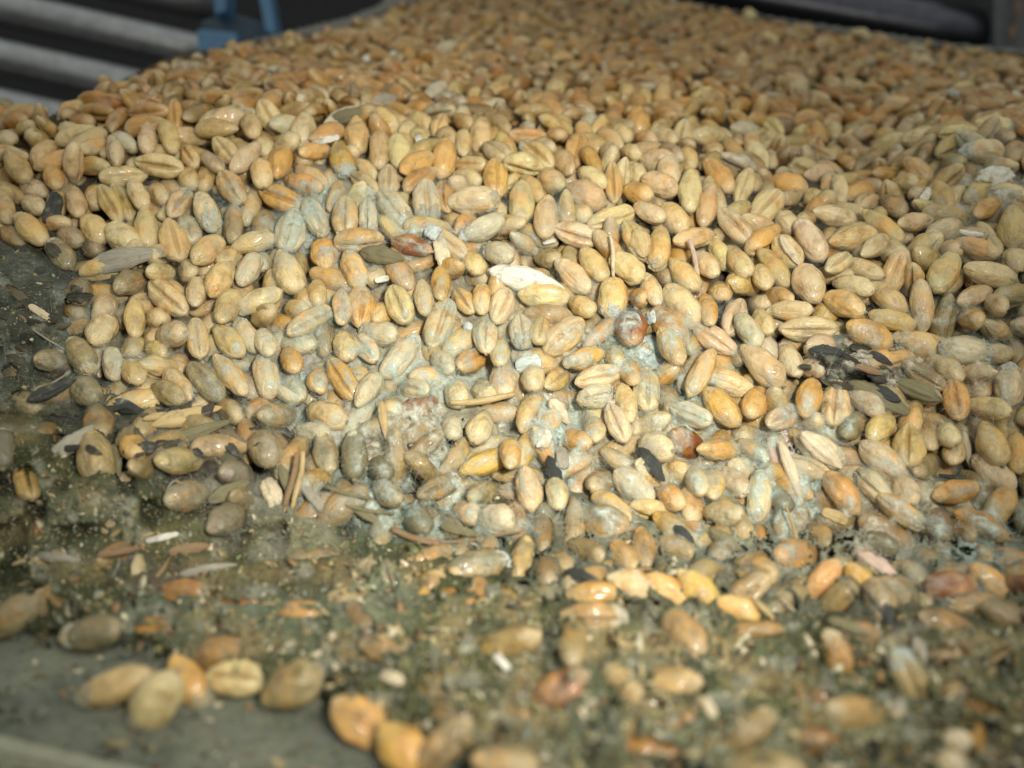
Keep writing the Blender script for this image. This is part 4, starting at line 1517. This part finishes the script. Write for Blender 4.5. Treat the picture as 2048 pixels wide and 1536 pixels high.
def lump_mesh(name, L, W, seed, amp=0.3):
    bm = bmesh.new()
    bmesh.ops.create_icosphere(bm, subdivisions=4, radius=1.0)
    rng = np.random.default_rng(seed); o = Vector(rng.uniform(0, 60, 3))
    for v in bm.verts:
        n = noise.fractal(v.co * 1.6 + o, 0.8, 2.0, 4) * amp
        v.co = v.co * (1 + n)
        v.co.x *= L / 2; v.co.y *= W / 2; v.co.z *= W / 2 * 0.8
    for f in bm.faces: f.smooth = True
    me = bpy.data.meshes.new(name); bm.to_mesh(me); bm.free()
    return me

WHITE = (0.66, 0.63, 0.54); CREAM = (0.60, 0.50, 0.34); STRAW = (0.46, 0.34, 0.16); GREY = (0.30, 0.27, 0.21); BLK = (0.03, 0.032, 0.028); OLV = (0.16, 0.14, 0.07); BRN = (0.24, 0.15, 0.075); BLU = (0.50, 0.55, 0.52); PNK = (0.52, 0.38, 0.30)
# kind, name, two ends and width in photo pixels, colour, label, category, landmark name
CHAFF = [
    ('straw', 'straw', 825, 148, 1010, 172, 8, STRAW, 'thin pale straw lying across the upper grains', 'straw', 'thin pale straw'),
    ('straw', 'straw', 840, 1082, 1045, 1068, 6, BRN, 'fine brown straw needle over the dark hollow', 'straw', 'brown straw needle'),
    ('straw', 'awn', 1378, 478, 1404, 588, 11, PNK, 'pinkish white awn bristle crossing two pale grains', 'awn', 'pinkish white awn'),
    ('straw', 'awn', 1220, 470, 1230, 556, 9, CREAM, 'pale awn bristle standing on a grain above the reddish split grain', 'awn', 'pale awn bristle'),
    ('husk', 'husk', 978, 540, 1128, 578, 50, WHITE, 'large open white husk lying on a golden grain', 'husk', 'large white husk'),
    ('flake', 'husk', 118, 378, 98, 452, 30, BLK, 'black husk flake wedged among tan grains near the dark clump', 'husk', 'black husk flake'),
    ('husk', 'husk', 172, 528, 322, 500, 48, GREY, 'ragged grey striped husk above the single creased grain', 'husk', 'ragged grey husk'),
    ('husk', 'husk', 715, 500, 808, 518, 38, OLV, 'blackish olive husk in the middle of the heap', 'husk', 'blackish olive husk'),
    ('flake', 'husk_flake', 624, 288, 680, 272, 15, WHITE, 'curved white flake on top of a yellow grain', 'flake', 'curved white flake'),
    ('flake', 'husk_flake', 832, 262, 842, 296, 14, WHITE, 'small upright white flake below the pale straw', 'flake', ''),
    ('flake', 'husk_flake', 876, 468, 892, 536, 30, CREAM, 'cream husk chip pointing at a yellow grain', 'husk', 'cream husk chip'),
    ('flake', 'husk_flake', 748, 562, 782, 554, 13, WHITE, 'small white flake under the blackish olive husk', 'flake', ''),
    ('flake', 'husk_flake', 1086, 486, 1112, 480, 9, WHITE, 'tiny white flake beside a pale creased grain', 'flake', ''),
    ('flake', 'husk_flake', 1843, 402, 1866, 372, 17, WHITE, "white flake standing in the dip at the heap's far side", 'flake', 'white flake in the dip'),
    ('straw', 'stem_bit', 1918, 462, 1966, 472, 14, WHITE, 'short white stem bit with knobbed ends', 'stem', 'short white stem'),
    ('lump', 'mould_lump', 2020, 192, 2044, 190, 18, WHITE, "white mould speck near the post's foot", 'mould', ''),
    ('lump', 'mould_lump', 1893, 178, 1920, 196, 16, BLU, 'pale bluish lump in the hollow at the far side', 'mould', ''),
    ('lump', 'mould_lump', 1080, 898, 1098, 862, 24, WHITE, 'bright white mould lump beside a yellow grain', 'mould', 'bright white lump'),
    ('lump', 'mould_lump', 1268, 714, 1302, 690, 36, BLU, 'bluish mould lump below the dark reddish split grain', 'mould', ''),
    ('ball', 'mould_tuft', 924, 652, 948, 656, 22, BLU, 'little round bluish mould tuft on a thin stalk', 'mould', 'round bluish tuft'),
    ('flake', 'husk_flake', 60, 612, 108, 642, 15, CREAM, 'pale chip lying on the dark clump', 'chip', 'pale chip on the dark clump'),
    ('flake', 'husk_flake', 294, 1082, 354, 1068, 13, WHITE, 'white chip lying on the grey crust', 'chip', 'white chip on the crust'),
    ('flake', 'husk_flake', 528, 950, 562, 1022, 38, CREAM, "bright cream husk chip standing at the hollow's rim", 'husk', 'bright cream chip'),
    ('straw', 'straw', 594, 905, 572, 1020, 15, BRN, 'violet brown straw strip beside the bright cream chip', 'straw', ''),
    ('straw', 'straw', 606, 902, 588, 1020, 13, STRAW, 'yellowish straw strip between the brown strip and the grey husk', 'straw', ''),
    ('husk', 'husk', 598, 958, 660, 1035, 24, GREY, 'pointed grey husk next to the straw strips', 'husk', ''),
    ('husk', 'husk', 82, 930, 184, 852, 34, GREY, 'smooth grey chaff leaf beside the upright golden grain', 'husk', 'grey chaff leaf'),
    ('husk', 'husk', 306, 846, 440, 812, 34, STRAW, 'forked tan husk above the purplish grains', 'husk', 'forked tan husk'),
    ('husk', 'husk', 286, 838, 345, 824, 14, STRAW, 'thin prong split from the forked tan husk', 'husk', ''),
    ('husk', 'husk', 328, 888, 460, 842, 30, OLV, 'olive husk under the forked tan one', 'husk', ''),
    ('husk', 'husk', 1272, 892, 1328, 962, 34, BLK, 'dark grey leaf-shaped husk over a pinkish grain', 'husk', 'dark leaf-shaped husk'),
    ('husk', 'husk', 1702, 764, 1822, 828, 40, OLV, 'long olive husk under the black clump', 'husk', 'long olive husk'),
    ('husk', 'husk', 1714, 730, 1766, 748, 16, BRN, 'small reddish husk sitting in the black clump', 'husk', 'black clump'),
    ('straw', 'stick', 1878, 950, 1932, 956, 10, BLK, 'short black stick on an orange-ended grain', 'stick', 'short black stick'),
    ('husk', 'husk', 1926, 856, 1942, 938, 16, CREAM, 'pale curved husk standing between two grains', 'husk', 'pale curved husk'),
    ('husk', 'husk', 1604, 868, 1684, 938, 46, CREAM, 'split cream husk with bluish inside', 'husk', 'split cream husk'),
    ('husk', 'husk', 1560, 878, 1604, 1004, 22, CREAM, 'long pale husk strip beside the split cream husk', 'husk', ''),
    ('husk', 'husk', 1536, 870, 1568, 960, 24, PNK, 'pinkish husk strip left of the long pale strip', 'husk', ''),
    ('flake', 'husk_flake', 1646, 1022, 1698, 1044, 22, STRAW, 'yellowish torn flake among the mouldy grains', 'flake', 'yellowish torn flake'),
    ('husk', 'husk', 1716, 1108, 1800, 1168, 40, PNK, "white and pink torn husk at the crust's border", 'husk', 'torn pink husk'),
    ('straw', 'straw', 650, 972, 740, 1000, 9, OLV, 'thin olive straw lying in the green hollow', 'straw', ''),
    ('straw', 'straw', 782, 1058, 880, 1092, 14, BRN, 'tan straw strip at the end of the brown needle', 'straw', ''),
    ('straw', 'straw', 690, 1010, 790, 1030, 8, OLV, 'second thin olive straw crossing the green hollow', 'straw', ''),
    ('flake', 'husk_flake', 756, 1345, 810, 1364, 24, CREAM, 'pale greenish husk bit on the front crust', 'husk', 'pale greenish bit'),
    ('flake', 'husk_flake', 985, 1305, 1020, 1340, 16, WHITE, 'whitish flake on the front crust', 'flake', 'whitish crust flake'),
    ('flake', 'husk_flake', 1160, 1418, 1178, 1445, 12, CREAM, 'tiny cream flake beside the reddish buried grain', 'flake', ''),
    ('flake', 'husk_flake', 1404, 1388, 1432, 1440, 22, CREAM, 'cream husk bit by a buried olive grain', 'husk', 'cream husk bit'),
    ('lump', 'mould_lump', 1784, 1445, 1806, 1395, 34, GREY, 'pale upright lump in the dark front hollow', 'mould', 'pale upright lump'),
    ('ball', 'pellet', 1888, 1488, 1942, 1480, 50, CREAM, 'round white pellet on the dark front crust', 'pellet', 'round white pellet'),
    ('ball', 'pellet', 1872, 1532, 1930, 1526, 56, CREAM, "second white pellet cut off by the frame's lower edge", 'pellet', ''),
    ('lump', 'crumb', 184, 1324, 212, 1318, 15, CREAM, 'pale crumb under the left pale grain on the board', 'crumb', ''),
    ('lump', 'crumb', 208, 1420, 250, 1418, 14, CREAM, 'pale crumb at the foot of the golden board grain', 'crumb', ''),
    ('husk', 'husk', 1560, 470, 1600, 530, 20, CREAM, 'loose pale husk tip on a creased grain', 'husk', ''),
    ('husk', 'husk', 760, 792, 772, 880, 17, STRAW, 'narrow tan husk standing in the central mould', 'husk', 'narrow tan husk'),
    ('straw', 'straw', 900, 805, 1030, 792, 14, STRAW, 'flat tan straw bedded in pale mould', 'straw', 'bedded tan straw'),
    ('flake', 'husk_flake', 1290, 640, 1312, 630, 26, BLU, 'bluish flake touching the dark reddish grain', 'flake', ''),
    ('husk', 'husk', 742, 205, 800, 192, 30, GREY, "grey husk scrap sitting on a golden grain's end", 'husk', 'grey husk scrap'),
    ('lump', 'mould_lump', 724, 122, 742, 116, 17, WHITE, 'white mould speck near the far ridge', 'mould', 'white ridge speck'),
    ('lump', 'mould_lump', 778, 112, 796, 106, 15, BLU, 'bluish mould speck next to the white one on the ridge', 'mould', ''),
    ('husk', 'husk', 872, 100, 920, 84, 24, CREAM, 'cream husk on the far grains above the straw', 'husk', 'far cream husk'),
    ('husk', 'husk', 1150, 205, 1200, 240, 14, CREAM, "curved cream husk hooked round a grain's end", 'husk', 'hooked cream husk'),
    ('husk', 'husk', 660, 240, 740, 222, 30, OLV, 'flat olive husk beside the curved white flake', 'husk', ''),
    ('lump', 'mould_lump', 590, 205, 615, 190, 20, CREAM, "tuft of whitish bristles at a grain's top", 'bristles', 'whitish bristle tuft'),
    ('lump', 'mould_lump', 1950, 362, 2030, 352, 44, WHITE, 'white fluffy mould between the far side grains', 'mould', 'white fluffy mould'),
    ('husk', 'husk', 1270, 455, 1290, 515, 40, STRAW, 'greenish straw husk clasping a pale grain', 'husk', 'greenish straw husk'),
    ('husk', 'husk', 200, 1110, 285, 1095, 16, BRN, 'orange brown split husk in the crust', 'husk', 'orange split husk'),
    ('husk', 'husk', 1500, 1190, 1560, 1250, 12, STRAW, 'thin tan splinter by the yellow grains', 'splinter', 'thin tan splinter'),
    ('husk', 'husk', 1830, 1265, 1850, 1330, 26, GREY, 'grey husk scrap above the large pale front grain', 'husk', 'front grey scrap'),
    ('straw', 'straw', 1560, 1195, 1610, 1240, 5, CREAM, 'fine pale bristle on the dark front clump', 'bristle', ''),
    ('flake', 'husk_flake', 1030, 735, 1082, 720, 34, BLU, 'bluish white flake below a pinkish creased grain', 'flake', 'bluish white flake'),
    ('flake', 'husk_flake', 848, 455, 880, 470, 30, BLU, "bluish white flake at a creased grain's foot", 'flake', 'upper bluish flake'),
    ('flake', 'husk_flake', 1118, 885, 1130, 940, 24, GREY, 'dark grey crumbly flake in the mould', 'flake', ''),
    ('husk', 'husk', 1100, 800, 1140, 850, 30, CREAM, 'torn cream husk in the mould beside the bedded straw', 'husk', 'torn cream husk'),
    ('straw', 'straw', 60, 655, 130, 700, 4, GREY, 'fine grey bristle on the dark clump', 'bristle', ''),
    ('straw', 'straw', 60, 790, 140, 745, 4, GREY, "fine dark bristle at the dark clump's foot", 'bristle', ''),
    ('husk', 'husk', 60, 800, 150, 760, 26, BLK, "black husk scrap at the dark clump's foot", 'husk', "black husk at the clump's foot"),
    ('husk', 'husk', 150, 830, 250, 812, 20, BLK, 'thin blackish husk lying level above the grey chaff leaf', 'husk', ''),
    ('husk', 'husk', 205, 800, 300, 830, 30, BLK, 'ragged blackish husk sloping down from the left grains', 'husk', 'ragged blackish husk'),
    ('husk', 'husk', 225, 880, 240, 960, 18, OLV, 'dark olive husk upright beside the yellow buried grain', 'husk', ''),
    ('husk', 'husk', 420, 1000, 500, 960, 34, OLV, 'olive husk crumpled over a purplish grain', 'husk', 'crumpled olive husk'),
    ('husk', 'husk', 250, 905, 330, 890, 28, BLK, 'blackish husk curled under the forked tan husk', 'husk', ''),
    ('husk', 'husk', 560, 930, 590, 1010, 24, OLV, 'olive brown husk behind the bright cream chip', 'husk', ''),
    ('husk', 'husk', 1620, 700, 1700, 712, 30, BLK, "black ragged husk at the black clump's near end", 'husk', ''),
    ('husk', 'husk', 1730, 770, 1800, 800, 30, BLK, 'black torn husk under the black clump', 'husk', ''),
    ('husk', 'husk', 1795, 765, 1880, 800, 34, OLV, "broad olive husk at the black clump's far end", 'husk', 'broad olive husk'),
    ('husk', 'husk', 1095, 905, 1125, 985, 26, BLK, 'dark torn husk upright in the lower middle', 'husk', 'dark torn husk'),
    ('husk', 'husk', 1350, 1050, 1390, 1090, 22, BLK, 'small blackish husk between amber grains', 'husk', ''),
    ('husk', 'husk', 1420, 1060, 1480, 1100, 28, OLV, 'brown olive husk in front of the amber grains', 'husk', 'brown olive husk'),
    ('husk', 'husk', 1120, 1140, 1200, 1165, 30, BLK, 'blackish husk above the level amber grain pair', 'husk', ''),
    ('husk', 'husk', 1760, 1180, 1800, 1290, 26, BLK, 'long black husk in the dark front groove', 'husk', 'long black husk'),
    ('husk', 'husk', 1660, 1240, 1740, 1270, 24, OLV, 'olive scrap in the dark front groove', 'husk', ''),
    ('husk', 'husk', 880, 1050, 960, 1070, 22, OLV, 'olive leaf scrap by the brown straw needle', 'husk', ''),
    ('husk', 'husk', 700, 1010, 770, 1050, 20, OLV, 'narrow olive leaf in the green hollow', 'husk', ''),
    ('husk', 'husk', 340, 1105, 420, 1090, 26, BRN, 'brown husk flattened on the crust', 'husk', 'flattened brown husk'),
    ('husk', 'husk', 360, 1150, 470, 1130, 22, GREY, 'grey long husk flattened on the crust', 'husk', ''),
    ('husk', 'husk', 60, 1105, 180, 1130, 26, GREY, "dusty curved husk along the crust's border", 'husk', ''),
    ('straw', 'straw', 1700, 1150, 1790, 1250, 6, BLK, 'thin black stem along the front groove', 'stem', ''),
    ('straw', 'straw', 1570, 1010, 1610, 1130, 6, STRAW, 'fine tan stem leaning in the mould', 'stem', ''),
]
ZC = np.minimum(Z, FILM)
landmarks = []
for n_, (kind, nm, x1, y1, x2, y2, w, col, label, cat, mark) in enumerate(CHAFF):
    cx, cy = (x1 + x2) / 2, (y1 + y2) / 2
    D = [float(samp(ZC, x1 + (x2 - x1) * t, y1 + (y2 - y1) * t)) for t in (0.12, 0.3, 0.5, 0.7, 0.88)]
    Dm = float(np.median(D))
    Lw = math.hypot(x2 - x1, y2 - y1) * Dm / F; Ww = w * Dm / F
    v = unit(CAM - P(cx, cy, np.float64(Dm)))
    if kind == 'straw':
        ts = np.linspace(0, 1, 12)
        px = x1 + (x2 - x1) * ts + 0.03 * (y2 - y1) * np.sin(ts * 5); py = y1 + (y2 - y1) * ts + 0.03 * (x2 - x1) * np.sin(ts * 4.2)
        lin = min(D[0], D[2]) + (min(D[4], D[2]) - min(D[0], D[2])) * ts
        pts = P(px, py, lin - Ww * 0.4)
        c = pts.mean(0)
        me = tube_mesh(nm, list(pts - c), Ww / 2, 8, [0.5 + 0.5 * math.sin(0.25 + 2.6 * t) for t in ts])
        a_ = me.attributes.new('lp', 'FLOAT_VECTOR', 'POINT')
        lpv = np.zeros((len(me.vertices), 3)); k = np.arange(len(lpv)); lpv[:, 0] = (k // 8) / 6 - 1; lpv[:, 1] = np.cos(k % 8)
        a_.data.foreach_set('vector', lpv.astype(np.float32).ravel())
        o = link(nm, me, M_HUSK); o.location = c
    else:
        e = (RIGHT * (x2 - x1) - UP * (y2 - y1)) * (Dm / F)
        tilt = max(-0.3, min(0.3, D[4] - D[0]))
        a = unit(e - v * tilt)
        u = unit(v - a * np.dot(a, v) + np.cross(v, a) * random.uniform(-0.25, 0.25) + UP * 0.15)
        u = unit(u - a * np.dot(a, u))
        R = np.stack([a, np.cross(u, a), u], 1)
        if kind in ('husk', 'flake'):
            me = husk_mesh(nm, Lw * 1.03, Ww, 0.28 if kind == 'husk' else 0.08, 400 + n_, kind)
            o = link(nm, me, M_HUSK)
            fwd = 0.05
        else:
            me = lump_mesh(nm, Lw, Ww, 500 + n_, 0.12 if kind == 'ball' else 0.34)
            o = link(nm, me, M_CAP)
            fwd = Ww * (0.3 if kind == 'ball' else 0.05)
        M4 = Matrix([list(R[i]) + [P(cx, cy, np.float64(Dm - fwd))[i]] for i in range(3)] + [[0, 0, 0, 1]])
        o.matrix_world = M4
    o.color = (*col, 1)
    tag(o, label, cat)
    if mark: landmarks.append((cx, cy, mark))

for cx_, cy_, rx_, ry_, n_sc, lab_, grp_ in [(70, 640, 95, 155, 30, 'torn dark husk scrap matted into the rotten clump at the heap edge', 'husk scraps in the rotten edge clump'),
                                        (1705, 738, 95, 44, 13, 'ragged black husk scrap matted into the black clump among clean grains', 'husk scraps in the black clump'),
                                        (330, 860, 240, 70, 28, 'dark ragged husk scrap lying in the shadowy hollow under the forked husk', 'husk scraps in the dark hollow')]:
    for k in range(n_sc):
        a_ = random.uniform(0, 6.283); q_ = math.sqrt(random.random())
        px_, py_ = cx_ + rx_ * q_ * math.cos(a_), cy_ + ry_ * q_ * math.sin(a_)
        Dm = float(samp(ZC, px_, py_)) - 0.025
        L_ = random.uniform(0.13, 0.36); th_ = random.uniform(-0.9, 0.9) if n_sc > 15 else random.uniform(-0.62, -0.12)
        v = unit(CAM - P(px_, py_, np.float64(Dm)))
        a = RIGHT * math.cos(th_) + UP * math.sin(th_) + v * random.uniform(-0.15, 0.15); a = unit(a)
        u = v + np.cross(v, a) * random.uniform(-0.4, 0.4); u = unit(u - a * np.dot(a, u))
        R = np.stack([a, np.cross(u, a), u], 1)
        me = husk_mesh('husk_scrap', L_, L_ * random.uniform(0.22, 0.5), random.uniform(-0.4, 0.5), 1200 + k + int(cx_), 'husk')
        o = link('husk_scrap', me, M_HUSK)
        o.matrix_world = Matrix([list(R[i]) + [P(px_, py_, np.float64(Dm))[i]] for i in range(3)] + [[0, 0, 0, 1]])
        s_ = random.uniform(0.7, 1.3)
        c_ = random.choice([(0.030, 0.028, 0.019), (0.055, 0.042, 0.024), (0.05, 0.045, 0.028), (0.09, 0.08, 0.045), (0.17, 0.13, 0.07), (0.035, 0.033, 0.028)])
        o.color = (c_[0] * s_, c_[1] * s_, c_[2] * s_, 1)
        tag(o, lab_, 'husk scrap', grp_)

# ------------------------------------------------------------------ single wheat grains, each a thing with the parts it shows
FINE = [grain_geo(70, 80, 100 + i) for i in range(10)]
def patch(name, i, fn, mat):
    """a skin over part of grain shape i: fn(x, y, z, n) gives its height over the grain, or None outside it."""
    V, Q, C = FINE[i]
    hgt = np.full(len(V), np.nan)
    for k, (x, y, z) in enumerate(V):
        r_ = fn(x, y, z, noise.noise(Vector((x * 3 + i * 7, y * 5, z * 5))))
        if r_ is not None: hgt[k] = r_
    keep = ~np.isnan(hgt)
    q = Q[keep[Q].all(1)]
    ids = np.unique(q)
    re_ = -np.ones(len(V), int); re_[ids] = np.arange(len(ids))
    rad = V * np.array([0.35, 1, 1]); rad /= np.maximum(1e-6, np.linalg.norm(rad, axis=1, keepdims=True))
    W = V + rad * np.nan_to_num(hgt)[:, None]
    return mesh_np(name, W[ids] * 0.5, re_[q], True, [('lp', 'FLOAT_VECTOR', V[ids] * np.array([0.4, 1, 1])), ('crease', 'FLOAT_VECTOR', C[ids] * 0.3)])
def cap_fn(s, t0):
    def fn(x, y, z, n):
        e = s * x - t0 - 0.42 * n - 0.16 * noise.noise(Vector((x * 9, y * 11, z * 11)))
        if e < -0.03: return None
        return min(0.075, -0.02 + e * 0.45) + 0.05 * n * min(1, max(0, e * 6)) + 0.02 * noise.noise(Vector((x * 11, y * 13, z * 13)))
    return fn
def germ_fn(x, y, z, n):
    q = ((x + 0.77) / 0.21) ** 2 + (y / 0.21) ** 2 + 0.5 * n
    if z < 0 or q > 1.2: return None
    return 0.030 * (1 - q) + 0.012 * math.cos(y * 40) * max(0, 1 - q) - 0.004
CAP_ME = {(i, s): patch('mould_cap', i, cap_fn(s, [0.45, 0.6, 0.72, 0.55, 0.66][i % 5]), None) for i in range(10) for s in (-1, 1)}
TIP_ME = {i: patch('white_tip', i, cap_fn(1, 0.84), None) for i in range(10)}
GERM_ME = {i: patch('germ', i, germ_fn, None) for i in range(10)}
for m_ in list(CAP_ME.values()) + list(TIP_ME.values()): m_.materials.append(M_CAP)
for m_ in GERM_ME.values(): m_.materials.append(M_GRAIN)
def brush_mesh(i):
    V, Q, C = FINE[i]
    rng = np.random.default_rng(900 + i)
    tip = V[V[:, 0] > 0.985]
    vv, qq = [], []
    for k in range(46):
        p = tip[rng.integers(len(tip))] * np.array([1, 1, 1])
        d = unit(np.array([1.0, p[1] * 2.5 + rng.normal(0, 0.25), p[2] * 2.5 + rng.normal(0, 0.25)])) * rng.uniform(0.06, 0.15)
        s_ = rng.normal(size=3); s_ = unit(np.cross(s_, d)) * 0.012; s2 = unit(np.cross(s_, d)) * 0.012
        n0 = len(vv)
        vv += [p + s_, p - s_ * 0.5 + s2, p - s_ * 0.5 - s2, p + d]
        qq += [(n0, n0 + 1, n0 + 3), (n0 + 1, n0 + 2, n0 + 3), (n0 + 2, n0, n0 + 3)]
    return mesh_np('brush', np.array(vv) * 0.5, np.array(qq), False, [('lp', 'FLOAT_VECTOR', np.array(vv))])
BRUSH_ME = [brush_mesh(i) for i in range(10)]
for m_ in BRUSH_ME: m_.materials.append(M_CAP)

CW = {'p': 'pale straw-coloured', 'g': 'golden tan', 'o': 'orange', 'm': 'greyish mouldy', 'k': 'pinkish tan', 'd': 'dull olive', 'r': 'dark reddish', 'y': 'bright yellow', 'v': 'purplish grey'}
KW = {'b': 'plump', 'c': 'creased', 's': 'half-buried', 'e': 'end-on'}
ORD = ['nearest', 'second', 'third', 'fourth', 'fifth', 'sixth', 'seventh', 'eighth', 'ninth', 'tenth', 'eleventh', 'twelfth', 'thirteenth', 'fourteenth', 'fifteenth']
SPECIAL = {(1262, 655): ('dark reddish brown split grain glistening beside the bluish lump', 'dark reddish brown split grain'),
           (970, 925): ('smooth clean yellow grain lying loose on the greenish mould', 'clean loose yellow grain'),
           (190, 911): ('large upright golden grain in the hollow beside the grey chaff leaf', 'large upright golden grain'),
           (1616, 658): ('long pale creased grain lying level above the black clump', 'long level creased grain'),
           (1367, 886): ('broken reddish grain showing its round white inside', 'broken white-centred grain'),
           (300, 1395): ('pale blunt grain leaning on the golden one on the bare board', 'blunt grain on the board')}
look_of = {}
groups = {}
for i in sorted(single, key=lambda i: (grains[i].py, grains[i].px)):
    g = grains[i]
    sp_ = [k for k in SPECIAL if math.hypot(k[0] - g.px, k[1] - g.py) < 14]
    look = CW[g.col] + ' ' + KW[g.kind] + ' wheat grain'
    if 'W' in g.fl: look = CW[g.col] + ' white-tipped wheat grain'
    elif g.fl: look = CW[g.col] + ' ' + KW[g.kind] + ' mould-capped wheat grain'
    if sp_:
        g.label = SPECIAL[sp_[0]][0]; landmarks.append((g.px, g.py, SPECIAL[sp_[0]][1])); g.done = True
        del SPECIAL[sp_[0]]
        continue
    g.done = False; g.look = look
for i in single:
    g = grains[i]
    if g.done: continue
    best = min(landmarks, key=lambda m: math.hypot(m[0] - g.px, m[1] - g.py))
    dx, dy = g.px - best[0], g.py - best[1]
    d = ('right of' if dx > 0 else 'left of') if abs(dx) > abs(dy) else ('below' if dy > 0 else 'above')
    groups.setdefault((g.look, best[2], d), []).append((math.hypot(dx, dy), i))
for (look, mark, d), lst in groups.items():
    lst.sort()
    for n_, (_, i) in enumerate(lst):
        w = look if len(lst) == 1 else ('nearest ' if n_ == 0 else ORD[min(n_, 14)] + ' ') + look
        grains[i].label = w + ' ' + d + ' the ' + mark
for n_, i in enumerate(order[:296]):
    g = grains[i]
    o = bpy.data.objects.new('wheat_grain', HI_ME[n_ % len(HI_ME)])
    SC.collection.objects.link(o)
    R = frame(g)
    o.matrix_world = Matrix([[R[r][0] * g.L, R[r][1] * g.W * 2, R[r][2] * g.H * 2, g.c[r]] for r in range(3)] + [[0, 0, 0, 1]])
    o.color = g.rgba
    dirty = g.py > 1040 or (g.py > 870 and g.px < 900) or (g.py > 760 and g.px < 520) or g.col == 'd' or g.col == 'v' or (g.px < 170 and g.py > 480)
    if dirty and not g.onboard and not ('y' == g.col and g.py < 1000):
        o.material_slots[0].link = 'OBJECT'; o.material_slots[0].material = M_DIRTY
        if g.col in 'or' and g.py > 1000: o.color = (*g.rgba[:3], g.rgba[3] + 0.0)
    tag(o, g.label, 'wheat grain', 'wheat grains lying in the heap')
    def part(nm, me_, col):
        c_ = bpy.data.objects.new(nm, me_); SC.collection.objects.link(c_)
        c_.parent = o; c_.color = col
    vi = n_ % len(HI_ME)
    ends = []
    if 'A' in g.fl: ends.append(-1)
    if 'Z' in g.fl or 'M' in g.fl: ends.append(1)
    for s in ends:
        t_ = random.uniform(0.75, 1.05)
        col = random.choice([(0.39 * t_, 0.40 * t_, 0.33 * t_, 1), (0.45 * t_, 0.41 * t_, 0.29 * t_, 1), (0.40 * t_, 0.36 * t_, 0.26 * t_, 1), (0.42 * t_, 0.45 * t_, 0.40 * t_, 1)])
        part('mould_cap', CAP_ME[vi, s], col)
    if 'W' in g.fl: part('white_tip', TIP_ME[vi], (0.70, 0.68, 0.62, 1))
    if g.kind in 'be' and -1 not in ends:
        part('germ', GERM_ME[vi], (min(1, g.rgba[0] * 1.08), min(1, g.rgba[1] * 1.12), g.rgba[2] * 1.2, g.rgba[3]))
    if 1 not in ends and 'W' not in g.fl and (g.kind != 's'):
        part('brush', BRUSH_ME[vi], (0.52, 0.44, 0.30, 1))

# the pale batten along the board's near edge
pa, pb = P(-40, 1478, np.float64(7.2)), P(330, 1570, np.float64(6.9))
pa = P(-40, 1486, np.float64(board_depth(1486))); pb = P(300, 1568, np.float64(board_depth(1568)))
dirv = unit(np.array([pb[0] - pa[0], pb[1] - pa[1], 0]))
bat.location = Vector(pa + dirv * 3) + Vector((0, 0, -0.255))
bat.rotation_euler = (0, 0, math.atan2(dirv[1], dirv[0]))
bpy.context.view_layer.update()
